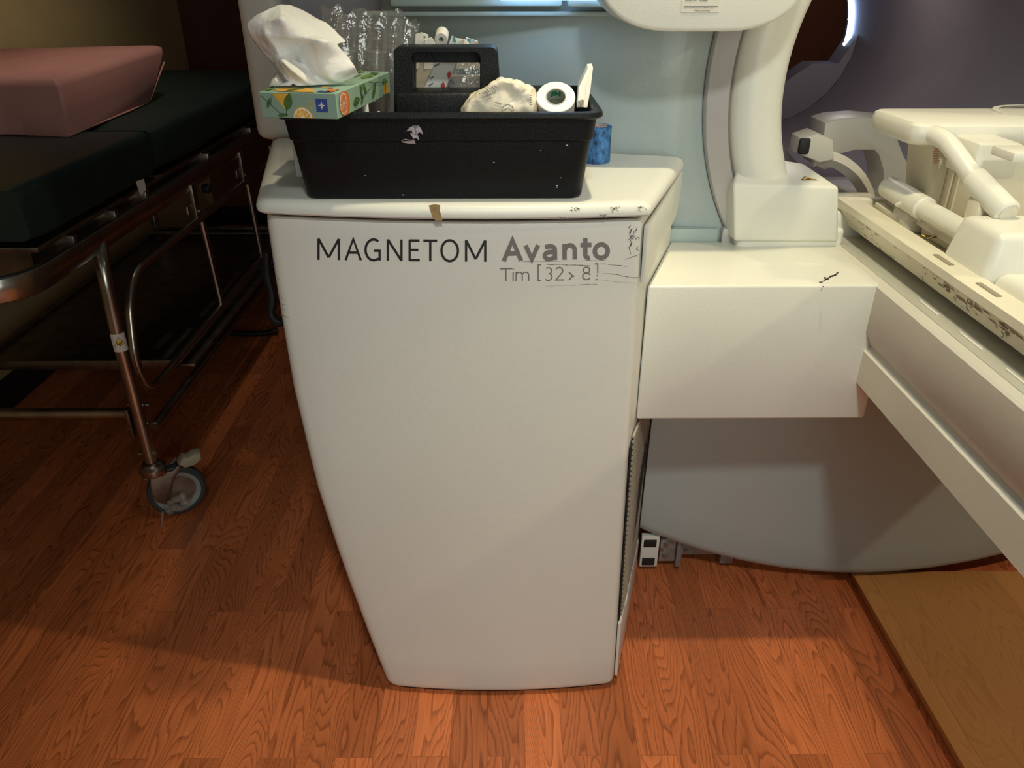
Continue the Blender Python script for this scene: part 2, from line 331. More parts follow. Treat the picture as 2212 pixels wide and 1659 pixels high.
# writing on the front
def front_pt(px, py, off=.0006):
    Y = 1.14
    for _ in range(4): p = P(px, py, Y=Y); Y = yf(p.x)-off
    return P(px, py, Y=Y)
def strokes(mb, polys, x0, x1, yt0, yb0, yt1, yb1, wd):
    """polys in a unit box (x right, y up); x0..x1 / top,bottom rows at left and right; wd stroke px"""
    def T(u, v):
        yt = yt0+(yt1-yt0)*u; yb = yb0+(yb1-yb0)*u
        return Vector((x0+(x1-x0)*u, yb+(yt-yb)*v))
    for poly in polys:
        pl = [T(*q) for q in poly]; n = len(pl); L = []; R = []
        closed = (pl[0]-pl[-1]).length < .01
        for i, p in enumerate(pl):
            if closed and i in (0, n-1): a, c = pl[-2], pl[1]
            else: a, c = pl[max(i-1, 0)], pl[min(i+1, n-1)]
            d1 = (p-a) if (p-a).length > 1e-6 else (c-p); d2 = (c-p) if (c-p).length > 1e-6 else (p-a)
            d1 = d1.normalized(); d2 = d2.normalized(); t = (d1+d2); t = t.normalized() if t.length > 1e-3 else d1
            nrm = Vector((-t.y, t.x)); k = min(1/max(nrm.dot(Vector((-d1.y, d1.x))), .35), 2.2)*wd/2
            if i == 0 and not closed: p = p-d2*0
            L.append(p+nrm*k); R.append(p-nrm*k)
        for i in range(n-1):
            mb.add([front_pt(*q) for q in (L[i], L[i+1], R[i+1], R[i])], [(0, 1, 2, 3)])
def arc(cx, cy, rx, ry, a0, a1, n=14): return [(cx+rx*math.cos(math.radians(a0+(a1-a0)*i/n)), cy+ry*math.sin(math.radians(a0+(a1-a0)*i/n))) for i in range(n+1)]
GL = {
 'M': [[(0.03, 0), (0.03, 1)], [(.03, 1), (.5, .12)], [(.5, .12), (.97, 1)], [(.97, 1), (.97, 0)]],
 'A': [[(0.03, 0), (.5, 1), (.97, 0)], [(.2, .36), (.8, .36)]],
 'G': [arc(.56, .5, .5, .49, 55, 300, 20)+[(.93, .06), (.93, .46), (.58, .46)]],
 'N': [[(.04, 0), (.04, 1)], [(.04, 1), (.96, 0)], [(.96, 0), (.96, 1)]],
 'E': [[(.95, .96), (.06, .96)], [(.06, 1), (.06, 0)], [(.06, .04), (.97, .04)], [(.06, .52), (.85, .52)]],
 'T': [[(0, .96), (1, .96)], [(.5, .96), (.5, 0)]],
 'O': [arc(.5, .5, .47, .49, 0, 360, 26)],
 'v': [[(0.08, 1), (.5, .08), (.92, 1)]],
 'a': [[(.15, .86)]+arc(.5, .66, .33, .25, 110, 0, 8)+[(.84, .0)], [(.84, .52)]+arc(.46, .29, .33, .24, 80, 280, 12)+[(.84, .2)]],
 'n': [[(.12, 0), (.12, 1)], [(.12, .62)]+arc(.5, .56, .36, .35, 130, 0, 9)+[(.86, 0)]],
 't': [[(.42, 1.34), (.42, .35)]+arc(.70, .28, .28, .20, 180, 290, 6), [(0, .90), (.95, .90)]],
 'o': [arc(.5, .47, .39, .42, 0, 360, 22)],
}
m = MB()
y = lambda x: (514.5+(x-684)/(1051-684)*4.1+.9, 561.6+(x-684)/(1051-684)*4.2-.3)
for ch, a, b in (('M', 685, 735), ('A', 744, 782), ('G', 786, 824), ('N', 835, 870), ('E', 882, 909), ('T', 913, 946), ('O', 951, 992), ('M', 1004, 1051)):
    strokes(m, GL[ch], a+1.5, b-1.5, *y(a), *y(b), 5.2)
m.build('black_lettering', INK, body)
m = MB()
yb = lambda x: 565-(x-1083)/(1317-1083)*6.0
for ch, a, b, hh in (('A', 1087, 1127, 47), ('v', 1133, 1165, 35), ('a', 1173, 1204, 35), ('n', 1216, 1246, 36), ('t', 1254, 1279, 36), ('o', 1281, 1317, 37)):
    strokes(m, GL[ch], a, b, yb(a)-hh+1.5, yb(a)-.5, yb(b)-hh+1.5, yb(b)-.5, 9.6)
yb2 = lambda x: 607.6-(x-1080)/(1292-1080)*3.6
TG = [([[(0, .96), (1, .96)], [(.5, .96), (.5, 0)]], 1080, 1106, 28), ([[(.5, 0), (.5, .70)], [(.5, .86), (.5, 1)]], 1107, 1110, 28),
 ([[(.03, 0), (.03, 1)], [(.03, .7)]+arc(.27, .62, .22, .32, 130, 0, 7)+[(.49, 0)], [(.49, .7)]+arc(.74, .62, .23, .32, 130, 0, 7)+[(.97, 0)]], 1114, 1143, 20),
 ([[(1, 1), (.1, 1), (.1, 0), (1, 0)]], 1162, 1168, 34),
 ([arc(.4, .74, .45, .24, 130, -80, 10), arc(.4, .27, .5, .27, 85, -140, 10)], 1178, 1194, 28),
 ([arc(.45, .72, .42, .27, 150, -20, 9)+[(.05, .03), (1, .03)]], 1200, 1218, 28),
 ([[(0, .85), (.75, .45)], [(.75, .5), (1, .35)], [(.7, .45), (0, 0)]], 1229, 1240, 20),
 ([arc(.5, .74, .38, .24, 0, 360, 14), arc(.5, .27, .46, .26, 20, 340, 14)], 1258, 1276, 28),
 ([[(0, 1), (.9, 1), (.9, .42)], [(.9, .3), (.7, .22)], [(.2, 0), (.9, 0)]], 1285, 1292, 34)]
for pl, a, b, hh in TG:
    strokes(m, pl, a, b, yb2(a)-hh, yb2(a), yb2(b)-hh, yb2(b), 2.7)
m.build('grey_lettering', INK2, body)
# scuffs on the front and the lid
m = MB()
def scuff(pts, wd, pf=front_pt):
    for (a, b) in zip(pts, pts[1:]):
        a = Vector(a); b = Vector(b); d = b-a; n = Vector((-d.y, d.x)).normalized()*wd*random.uniform(.4, 1)/2
        m.add([pf(*q) for q in (a+n*.4, b+n, b-n, a-n*.4)], [(0, 1, 2, 3)])
def jag(x0, y0, x1, y1, n, j): return [(x0+(x1-x0)*i/n+random.uniform(-j, j), y0+(y1-y0)*i/n+random.uniform(-j, j)) for i in range(n+1)]
scuff(jag(1128, 566, 1310, 562, 9, 1), 1.1); scuff(jag(1180, 571, 1275, 574, 6, 1), 2.0); scuff(jag(1300, 590, 1380, 600, 7, 1.5), 2.0)
scuff(jag(1295, 569, 1355, 576, 5, 1), 1.6); scuff(jag(1178, 618, 1290, 614, 7, 1), 1.1); scuff(jag(1300, 606, 1378, 612, 6, 1), 1.0); scuff(jag(1350, 560, 1386, 550, 4, 2), 1.6)
for k in range(16):
    x = random.uniform(1360, 1381); yy = random.uniform(482, 535); scuff(jag(x, yy, x+random.uniform(-8, 4), yy+random.uniform(4, 14), 3, 2), 2.6)
for k in range(8):
    x = random.uniform(583, 600); yy = random.uniform(570, 700); scuff(jag(x+(yy-570)*.11, yy, x+random.uniform(4, 10)+(yy-570)*.11, yy+random.uniform(-3, 6), 3, 1.5), 1.3)
scuff(jag(604, 680, 640, 692, 4, 1), 1.1)
m.build('scuffs', SCUFF, body)
m = MB(); lidp = lambda px, py: front_pt(px, py, .0125)
for (x, yy, n_) in ((1240, 452, 9), (1328, 452, 9), (1215, 470, 2), (1302, 465, 4), (1385, 450, 6)):
    for k in range(n_): scuff(jag(x+random.uniform(-9, 9), yy+random.uniform(-5, 4), x+random.uniform(-12, 14), yy+random.uniform(-5, 8), 3, 1), 1.8, lidp)
m.build('lid_scuffs', SCUFF, lid)
m = MB(); pts = [(926, 444), (938, 441), (951, 443), (950, 455), (953, 465), (956, 476), (941, 477), (934, 468), (930, 455)]
m.add([front_pt(a, b, .0122) for a, b in pts], [tuple(range(len(pts)))]); m.build('tape_stain', STAIN, lid)

# ------------------------------------------------------------------ gantry
CX, CZ = .905, 1.17
gan = empty('scanner_gantry', (CX, 2.2, 0), 'large round scanner gantry with grey-green face and white bore rim', 'scanner')
def yg(x): return 1.447+(x-.80)**2/7.3
def zb(x): return .022+(.11*((x-.90)/.55)**2 if x < .9 else .05*((x-.9)/.4)**2)
m = MB(); R0 = .545; rings = []; NA = 128
def bound(t):
    dx, dz = math.cos(t), math.sin(t); lo, hi = .3, 3.5
    def inside(r):
        x, z = CX+dx*r, CZ+dz*r; return (-.235 < x < 2.2) and (z < 2.0) and z > min(zb(x), .9)
    for _ in range(30):
        mid = (lo+hi)/2
        if inside(mid): lo = mid
        else: hi = mid
    return lo
bs = [bound(2*math.pi*i/NA) for i in range(NA)]
def gp(i, r, dy=0):
    t = 2*math.pi*i/NA; x, z = CX+math.cos(t)*r, CZ+math.sin(t)*r; return Vector((x, yg(x)+dy, z))
rings.append([gp(i, R0, .12) for i in range(NA)]); rings.append([gp(i, R0, .004) for i in range(NA)])
for k in range(0, 9): rings.append([gp(i, R0+.004+(bs[i]-.035-R0)*k/8) for i in range(NA)])
for q, dy in ((.020, .003), (.008, .011), (.001, .024), (0, .05), (0, .5)): rings.append([gp(i, bs[i]-q, dy) for i in range(NA)])
m.loft(rings, cap=False); m.build('face_panel', GREEN_GREY, gan, smooth=50)
YM = Matrix.Translation((CX, 0, CZ)) @ Matrix.Rotation(-math.pi/2, 4, 'X')   # local z -> +Y
a0, a1 = math.radians(0), math.radians(360)
def yoff(R_): return yg(CX-R_)
m = MB(); m.lathe([(R0-.001, 1.60), (R0-.001, 1.437+.03), (R0-.004, 1.462), (.505, 1.450), (.503, 1.453), (.503, 1.6)], YM, 128); m.build('silver_trim', SILVER, gan)
m = MB(); prof = [(.499, 1.6), (.499, 1.462), (.496, 1.450), (.485, 1.437), (.462, 1.432), (.435, 1.436), (.415, 1.448), (.402, 1.470), (.394, 1.50), (.3935, 1.503)]
m.lathe(prof, YM, 128); m.build('bore_rim', WHITE2, gan, smooth=60)
m = MB(); m.lathe([(.3935, 1.504), (.386, 1.55), (.372, 1.62), (.345, 1.72), (.315, 1.82), (.30, 1.90), (.30, 2.98), (.302, 3.00), (.32, 3.01)], YM, 96); m.noflip = True; m.build('bore_tunnel', LINER, gan, smooth=60)
m = MB(); m.lathe([(.295, 2.90), (.285, 2.905), (.285, 2.93), (.295, 2.935)], YM, 24, math.radians(-20), math.radians(38)); m.mi = 1
for k in range(22):
    t = math.radians(random.uniform(-18, 36)); c = YM @ Vector((.284*math.cos(t), .284*math.sin(t), 2.917+random.uniform(-.008, .008)))
    m.box(c, (.004, .004, .006))
m.build('led_ring', [LED, LEDW], gan)
# rear liner step at the bottom of the far opening
m = MB(); pts = [(CX+.30*math.cos(t), CZ+.30*math.sin(t)) for t in [math.radians(200+i*13.2) for i in range(13)]]
pts = pts+[(CX+.25, CZ-.10), (CX+.16, CZ-.10), (CX+.10, CZ-.14), (CX-.02, CZ-.235), (CX-.24, CZ-.235)]
m.prism([(x, 2.86, z) for x, z in pts], (0, .10, 0)); m.build('rear_liner', LINER, gan)
# back cover + sides
m = MB(); m.box((CX, 2.98, 1.02), (2.1, .03, 1.95))
bmq = MB()
rings = []
for (r_, y_) in ((.32, 3.0),): rings.append([YM @ Vector((r_*math.cos(2*math.pi*i/64), r_*math.sin(2*math.pi*i/64), y_)) for i in range(64)])
rings.append([Vector((CX+1.0*math.cos(2*math.pi*i/64), 2.98, max(CZ-1.0*math.sin(2*math.pi*i/64), .05))) for i in range(64)])
rings.append([Vector((CX+1.03*math.cos(2*math.pi*i/64), 2.2, max(CZ-1.03*math.sin(2*math.pi*i/64), .05))) for i in range(64)])
rings.append([Vector((CX+1.03*math.cos(2*math.pi*i/64), 1.9, max(CZ-1.03*math.sin(2*math.pi*i/64), .05))) for i in range(64)])
bmq.loft(rings, cap=False); bmq.build('rear_cover', SHELL, gan)
# sill below the rim
m = MB()
m.hexa([P(1590, 500, Y=1.412)+Vector((0, 0, -.02)), P(1815, 500, Y=1.412)+Vector((0, 0, -.02)), Vector((.655, 1.56, .90)), Vector((.42, 1.56, .90)),
        P(1582, 396, Y=1.412), P(1814, 404, Y=1.412), P(1735, 352, Y=1.52), P(1600, 330, Y=1.52)], .006, 3)
m.build('sill', WHITE2, gan)
m = MB(); m.box((.5445, 1.50, .87), (.203, .16, .10), .008, 3); m.box((.70, 1.56, .89), (.16, .16, .09), .006); m.build('sill_base', WHITE2, gan)
m = MB(); tf = P(1578, 503, Y=1.452); m.box((tf.x, 1.458, tf.z-.008), (.032, .018, .034), .002); m.build('trim_foot', SILVER, gan)
m = MB()
ta = [P(1729, 389, Y=1.44), P(1737, 381, Y=1.47), P(1767, 389, Y=1.44)]
m.mi = 0
def sill_pt(px, py):
    # top plane of the sill
    a = P(1582, 396, Y=1.412); b = P(1814, 404, Y=1.412); c = P(1735, 352, Y=1.52); n = (b-a).cross(c-a); r = ray(px, py); o = Vector((0, 0, H))
    t = (a-o).dot(n)/r.dot(n); p = o+r*t; return p+n.normalized()*(.0009 if n.z > 0 else -.0009)
tri = [(1729, 390), (1738, 381.5), (1768, 390)]
m.add([sill_pt(*q) for q in tri], [(0, 1, 2)]); g_ = Vector((sum(t[0] for t in tri)/3, sum(t[1] for t in tri)/3))
m.mi = 1; m.add([sill_pt(*(g_+(Vector(q)-g_)*.68))+Vector((0, 0, .0006)) for q in tri], [(0, 1, 2)])
m.mi = 0; m.add([sill_pt(x, y_)+Vector((0, 0, .0012)) for x, y_ in ((1739, 388.5), (1750, 386), (1749, 388), (1756, 388), (1744, 389))], [(0, 1, 2, 3, 4)])
m.build('hazard_sticker', [INK, HAZ], gan)
# rounded console housing above with its rating label
m = MB(); Yh = 1.31
x0, x1, z0, z1 = .128, .475, 1.268, 1.70
pl = roundpoly([(x0, z0), (x1, z0), (x1, z1), (x0, z1)], [.13, .13, .05, .05], 12)
m.prism([(x, Yh, z) for x, z in pl], (0, .13, 0), .006, 3); hs_ = m.build('console_housing', WHITE2, gan)
m = MB(); a = P(1474, -2, Y=Yh-.001); b = P(1553, 27, Y=Yh-.001); ztop = a.z+.05
m.mi = 0; m.box(((a.x+b.x)/2, Yh-.0004, (ztop+b.z)/2), (b.x-a.x, .0012, ztop-b.z), 0)
m.mi = 1
TM = lambda px, py: Matrix.Translation(P(px, py, Y=Yh-.0016)) @ Matrix.Rotation(math.pi/2, 4, 'X')
text_mb(m, 'Model No.   05xxxx'.replace('x', '8'), .0042, TM(1480, 3)); text_mb(m, 'Siemens AG, Wittelsbacherpl. 2, 80333 Muenchen', .0026, TM(1478, 18.5), sx=.86); text_mb(m, 'Made in Germany', .0034, TM(1499, 24.5))
a2 = P(1477, 13.5, Y=Yh-.0014); b2 = P(1551, 13.5, Y=Yh-.0014); m.box(((a2+b2)/2), (b2.x-a2.x, .0003, .0005))
m.mi = 0; m.build('rating_label', [mat('label_film', (.66, .63, .55), .4), INK], hs_)
# display surround at the top, left flank
m = MB(); xa = P(846, 12, Y=1.50).x; zz = P(900, 14, Y=1.50).z
m.box(((xa+.10)/2, 1.490, zz+.15), (.10-xa+.0, .03, .30), .006); m.box(((.105+.30)/2, 1.470, zz+.15), (.19, .03, .30), .006)
m.box((-.02, 1.497, zz-.011), (.46, .02, .008), .003)
m.build('display_surround', TEAL, gan)
m = MB(); m.box((.085, 1.452, zz+.034), (.19, .012, .045), .003); m.build('display', GLOW, gan)
m = MB(); m.box((-.355, 1.90, 1.0), (.30, .30, 2.0), .01); m.build('flank_panel', mat('flank_grey', (.50, .46, .50), .5, bump=.1), gan)
m = MB(); m.box((-.475, 1.70, 1.52), (.085, .10, .96), .022, 4); m.build('flank_column', WHITE, gan)
m = MB(); a = P(1455, 497, Y=1.46); b = P(1560, 516, Y=1.46); m.box(((a.x+b.x)/2-.01, 1.466, (a.z+b.z)/2-.03), (b.x-a.x, .02, .085), .003); m.build('lower_glass', TEAL, gan)

# ------------------------------------------------------------------ beam joining cabinet and table
beam = empty('beam_cover', (.43, 1.33, .62), 'white box beam joining the tapering cabinet to the patient table', 'beam')
m = MB()
fl = P(1395, 617, Y=1.214); fr_ = P(1899, 617, Y=1.214); zt = fl.z; zbm = P(1500, 906, Y=1.214).z
m.hexa([(.238, 1.214, zbm), (.66, 1.214, zbm), (.66, 1.452, zbm), (.322, 1.452, zbm), (.238, 1.214, zt), (.66, 1.214, zt), (.66, 1.452, zt), (.322, 1.452, zt)], .005, 3)
m.build('beam_shell', WHITE2, beam)
m = MB()
def top_pt(px, py): return P(px, py, z=zt+.0004)
for a, b in zip(jag(1772, 610, 1812, 589, 12, 1.5), jag(1772, 610, 1812, 589, 12, 1.5)[1:]):
    m.add([top_pt(a[0]-2, a[1]-1), top_pt(b[0], b[1]-1), top_pt(b[0]+1, b[1]+1), top_pt(a[0], a[1]+1.2)], [(0, 1, 2, 3)])
for px, py, r in ((1782, 600, 3), (1778, 619, 2)): m.add([top_pt(px+r*math.cos(t), py+r*.7*math.sin(t)) for t in [i*1.05 for i in range(6)]], [tuple(range(6))])
m.build('ink_scribble', INK, beam)

# ------------------------------------------------------------------ patient table
tab = empty('patient_table', (.95, .9, .70), 'long cream patient table running out of the scanner bore', 'table')
XF = .625; YE = 1.51
def extr(prof, y0, y1, name, mt, parent, bev=0, n=1):
    m = MB(); m.prism([(x, y0, z) for x, z in prof], (0, y1-y0, 0), bev); return m.build(name, mt, parent)
extr([(XF, .80), (XF, .882), (XF+.004, .886), (1.30, .886), (1.30, .80), (XF+.014, .772)], -.2, YE, 'upper_frame', SHELL, tab)
extr([(XF+.014, .772), (1.29, .772), (1.29, .695), (XF+.010, .695), (XF+.004, .70), (XF+.004, .762)], -.2, 1.46, 'lower_frame', SHELL, tab)
m = MB(); m.box((XF+.034, .65, .8865), (.030, 1.70, .003), .001); m.build('glide_strip', mat('glide_strip_grey', (.52, .51, .44), .35), tab)
for (px, py), (qx, qy) in (((1970, 648), (2013, 680)), ((2053, 717), (2103, 756)), ((2150, 797), (2205, 842))):
    m = MB(); a = P(px, py, z=.889); b = P(qx, qy, z=.889); m.box((XF+.034, (a.y+b.y)/2, .889), (.0035, abs(a.y-b.y), .002), .0005); m.build('glide_slot', PRWHITE, tab)
# tray
XT = .655; ZT = .957
prof = [(XT, ZT), (XT-.001, ZT-.012), (XT+.022, .908), (XT+.06, .895), (1.22, .895), (1.262, .908), (1.285, ZT), (1.245, ZT+.001), (1.235, .938), (XT+.050, .938), (XT+.040, ZT+.001)]
m = MB(); m.prism([(x, -.2, z) for x, z in prof], (0, YE+.2, 0), 0)
tray = m.build('tray', IVORY, tab)
m = MB(); m.box((.95, YE-.012, .948), (.56, .022, .02), .003); m.build('tray_end', IVORY, tab)
for (px, py), (qx, qy) in (((1998, 550), (2036, 573)), ((2081, 611), (2130, 641)), ((2182, 685), (2215, 710))):
    m = MB(); a = P(px, py, z=ZT+.001); b = P(qx, qy, z=ZT+.001); m.box((XT+.021, (a.y+b.y)/2, ZT+.0012), (.0085, abs(a.y-b.y), .0012), .0004); m.build('rim_slot', mat('slot_insert', (.30, .26, .18), .8), tray)
m = MB()
for k in range(46):
    yy = 1.0+random.random()**1.3*.48; t = random.uniform(.1, .9); x = XT-.0005+.022*t-.0012; z = ZT-.012-(ZT-.012-.908)*t
    if random.random() < .4: z = ZT-.014; x = XT-.0022
    l = random.uniform(.002, .008); h_ = random.uniform(.0004, .0016)
    m.add([(x, yy-l, z-h_), (x-.0002, yy-l*.2, z+h_), (x, yy+l, z+h_*.6), (x+.0002, yy+l*.5, z-h_)], [(0, 1, 2, 3)])
for k in range(40):
    yy = .80+random.random()*.30; t = random.uniform(.05, .5); x = XT-.0022+.022*t; z = ZT-.012-(ZT-.012-.908)*t
    l = random.uniform(.003, .016); h_ = random.uniform(.0006, .0024)
    m.add([(x, yy-l, z-h_), (x-.0002, yy-l*.2, z+h_), (x, yy+l, z+h_*.6), (x+.0002, yy+l*.5, z-h_)], [(0, 1, 2, 3)])
m.build('grime_marks', mat('grime', (.36, .29, .19), .8, var=.5, vscale=60), tray, smooth=0)
# tray markings L and S1
m = MB()
def side_pt(px, py):
    a = Vector((XT-.001, 0, ZT-.012)); n = Vector((-(ZT-.012-.908), 0, -.023)); r = ray(px, py); o = Vector((0, 0, H)); t = (a-o).dot(n)/r.dot(n); return o+r*t+n.normalized()*.0006
def linepx(pts, wd, pf):
    for a, b in zip(pts, pts[1:]):
        a = Vector(a); b = Vector(b); d = (b-a).normalized(); n = Vector((-d.y, d.x))*wd/2; m.add([pf(*q) for q in (a+n, b+n, b-n, a-n)], [(0, 1, 2, 3)])
linepx([(2090, 646), (2088, 664), (2093, 672)], 1.3, side_pt); linepx([(2171, 712), (2166, 712), (2164, 717), (2169, 722), (2167, 729), (2163, 727)], 1.3, side_pt); linepx([(2175, 714), (2175, 730)], 1.3, side_pt); linepx([(2174, 706), (2174, 711)], 2, side_pt)
m.build('tray_markings', INK2, tray)
m = MB(); m.box((.720, 1.40, .952), (.018, .13, .016), .004); m.build('rail_catch', IVORY, tab)
m = MB(); a = P(1960, 480, z=.95); m.box((a.x+.005, a.y, .955), (.045, .060, .036), .006); m.box((a.x+.03, a.y-.06, .952), (.028, .045, .022), .004); m.build('latch_block', SHELL, tab)
m = MB(); a = P(1955, 445, z=.985); m.tube([a+Vector((-.004, .02, -.004)), a+Vector((0, .01, .004)), a+Vector((.010, -.005, .003)), a+Vector((.016, -.02, -.006)), a+Vector((.02, -.03, -.018))], .0045, 8, .01); m.build('latch_lever', WHITE2, tab)
m = MB(); m.box((.775, 1.225, .946), (.075, .21, .016), .005); m.box((.805, 1.225, .956), (.015, .20, .010), .003); m.build('cable_channel', IVORY, tab)
m = MB(); zq = .9548
tri = [(1983, 505), (2029, 511), (2003, 518)]; g_ = Vector((2005, 511.3))
m.add([P(*q, z=zq) for q in tri], [(0, 1, 2)]); m.mi = 1; m.add([P(*(g_+(Vector(q)-g_)*.68), z=zq+.0005) for q in tri], [(0, 1, 2)])
m.mi = 0; m.add([P(x, y_, z=zq+.001) for x, y_ in ((1997, 508), (2012, 510), (2006, 514), (2000, 513))], [(0, 1, 2, 3)])
m.build('hazard_sticker', [INK, HAZ], tab)
# sculpted insert nearer the camera
m = MB(); m.hexa([(.70, .60, .935), (1.22, .60, .935), (1.22, 1.05, .935), (.70, 1.05, .935), (.712, .60, .975), (1.20, .60, .955), (1.20, 1.05, .958), (.712, 1.05, .968)], .012, 4); m.build('insert_pad', WHITE2, tab)

# ------------------------------------------------------------------ coil assembly standing in the tray
coil = empty('head_coil', (.85, 1.25, .938), 'cream head coil frame with tubes standing in the near end of the tray', 'coil')
m = MB(); m.hexa([(.690, 1.045, .945), (1.12, 1.045, .945), (1.12, 1.17, .945), (.690, 1.17, .945), (.703, 1.055, 1.022), (1.10, 1.055, 1.022), (1.10, 1.16, 1.022), (.703, 1.16, 1.022)], .012, 4); m.build('base_block', WHITE2, coil)
def cyl(a, b, r, name, mt, parent, n=24, cap_r=None):
    m = MB(); a = Vector(a); b = Vector(b); M = frame(a, b-a); L_ = (b-a).length; c = r*.15
    m.lathe([(0.0001, 0), (r-c, 0), (r, c), (r, L_-c), (r-c, L_), (.0001, L_)], M, n); return m.build(name, mt, parent)
cyl((.727, 1.455, .990), (.722, 1.30, .990), .0205, 'handle_sleeve', WHITE2, coil)
cyl((.722, 1.31, .990), (.722, 1.15, .990), .0165, 'handle_tube', WHITE2, coil)
m = MB(); m.box((.75, 1.455, .967), (.02, .03, .03), .004); m.box((.742, 1.30, .961), (.03, .30, .012), .003); m.build('tube_cradle', SHELL, coil)
pB = [P(2020, 290, Y=1.315), P(2045, 305, Y=1.29), P(2075, 345, Y=1.25), P(2105, 388, Y=1.215)]
m = MB(); m.tube([P(2000, 286, Y=1.34)]+pB, .0150, 16, .03); m.build('cable_tube', WHITE2, coil)
q0 = P(2103, 385, Y=1.215); q1 = P(2178, 462, Y=1.13)
cyl(q0, q1, .0195, 'cable_sleeve', WHITE2, coil)
cyl(q1-(q1-q0).normalized()*.001, q1+(q1-q0).normalized()*.0015, .0150, 'sleeve_cap', SHELL, coil)
m = MB(); d_ = (q1-q0).normalized(); sdv = d_.cross(Vector((0, 0, 1))).normalized(); c0 = (q0+q1)/2-Vector((0, 0, .034))+Vector((.0, .02, 0))
m.box(c0+Vector((-.003, -.01, 0)), (.03, .035, .06), .006); m.build('sleeve_foot', IVORY, coil)
# upright box
m = MB(); m.hexa([P(1993, 470, Y=1.36), (1.12, 1.36, .955), (1.12, 1.50, .955), P(1993, 470, Y=1.36)+Vector((.02, .12, 0)),
                  P(2018, 312, Y=1.36), (1.12, 1.36, 1.103), (1.12, 1.50, 1.103), P(2018, 312, Y=1.36)+Vector((.01, .12, 0))], .006, 3); m.build('upright_shell', IVORY, coil)
for px in (2060, 2075): m = MB(); a = P(px, 350, Y=1.357); b = P(px-28, 460, Y=1.357); m.tube([a, b], .006, 8); m.build('upright_rib', IVORY, coil)
m = MB(); a = P(1966, 296, Y=1.325); zt_ = P(2000, 250, Y=1.47).z
pl = roundpoly([(a.x, 1.315), (1.15, 1.315), (1.15, 1.49), (a.x-.005, 1.49)], [.02, .01, .01, .03], 6)
m.loft([[(x+d*.6*(1 if x < .8 else 0), y_+d*(1 if y_ < 1.4 else -1), z) for x, y_ in pl] for z, d in ((1.092, .014), (1.096, .006), (1.104, .001), (1.116, 0), (1.124, .002), (1.128, .008))])
m.build('top_plate', WHITE2, coil)
m = MB(); m.box((P(2145, 300, Y=1.27).x, 1.285, 1.083), (.070, .085, .055), .004, 2, .0); m.build('connector_box', WHITE2, coil)
m = MB(); c_ = P(2195, 338, Y=1.16); m.box((c_.x+.035, 1.18, c_.z), (.09, .06, .014), .003); m.build('side_shelf', WHITE2, coil)
m = MB(); c_ = P(2205, 272, Y=1.42); m.lathe([(.075, .0), (.085, .0), (.085, .003), (.075, .003)], Matrix.Translation((c_.x+.045, 1.43, 1.127)), 40); m.build('plate_ring', WHITE2, coil)
m = MB()
for k in range(7):
    a = P(2016+random.uniform(0, 4), 322+k*5, Y=1.357); m.box(a+Vector((.004, 0, 0)), (.010, .0006, .0015))
m.build('warning_print', mat('faded_red_print', (.55, .25, .17), .7), coil)

# coil arch inside the bore
arch = empty('coil_arch', (1.0, 1.75, .89), 'shaded cream arch coil with curved handle standing inside the bore', 'coil')
Ya = 1.78
def ppoly(pts, Y, depth, name, mt, parent, bev=.004):
    m = MB(); m.prism([P(a, b, Y=Y) for a, b in pts], (0, depth, 0), bev, 2); return m.build(name, mt, parent)
ppoly([(1776, 312), (1783, 266), (1812, 257), (1870, 253), (1924, 258), (1940, 300), (1955, 340), (1985, 388), (1995, 440), (1908, 440), (1909, 372), (1898, 335), (1888, 325), (1850, 325), (1816, 333), (1812, 360), (1780, 368), (1765, 360)], Ya, .10, 'arch_frame', SHELL, arch, .006)
m = MB(); m.tube([P(x, y_, Y=Ya-.05) for x, y_ in ((1757, 343), (1785, 340), (1815, 350), (1845, 372), (1868, 405), (1880, 450))], .0165, 4, .05); m.build('curved_handle', SHELL, arch)
ppoly([(1732, 300), (1766, 288), (1800, 303), (1803, 345), (1770, 352), (1755, 345), (1725, 334)], Ya-.07, .07, 'end_box', SHELL, arch, .004)
m = MB(); c_ = P(1737, 316, Y=Ya-.075); m.box(c_, (.024, .012, .034), .005); m.build('dark_knob', BLACK, arch)
m = MB(); m.hexa([(.86, 1.53, .862), (1.2, 1.53, .862), (1.2, 1.95, .862), (.76, 1.95, .862), (.87, 1.54, .895), (1.2, 1.54, .895), (1.2, 1.95, .895), (.77, 1.95, .895)], .004); m.build('arch_base', SHELL, arch)

# ------------------------------------------------------------------ floor bracket
brk = empty('floor_bracket', (.42, 1.55, 0), 'bolted steel anchor bracket on the floor beside the cabinet grille', 'bracket')
m = MB(); m.box((.357, 1.50, .072), (.045, .012, .10), .002); m.build('bracket_plate', WHITE2, brk)
for z_ in (.098, .040): m = MB(); m.box((.356, 1.493, z_), (.032, .004, .023), .002); m.build('rubber_pad', BLACK, brk)
m = MB(); m.box((.405, 1.52, .066), (.040, .03, .072), .002); m.box((.480, 1.53, .060), (.12, .02, .044), .003); m.box((.434, 1.515, .058), (.014, .03, .086), .002); m.box((.558, 1.52, .040), (.032, .03, .036), .002); m.build('steel_bar', mat('galvanised_steel', (.30, .28, .26), .45, metal=.35, var=.3, vscale=40), brk)
for x, z in ((.398, .085), (.398, .050), (.388, .072), (.455, .052), (.505, .060)):
    m = MB(); m.lathe([(.0001, -.004), (.006, -.004), (.006, 0), (.0001, 0)], frame((x, 1.5035 if x < .45 else 1.519, z), (0, 1, 0)), 6); m.build('bolt', CHROME, brk)

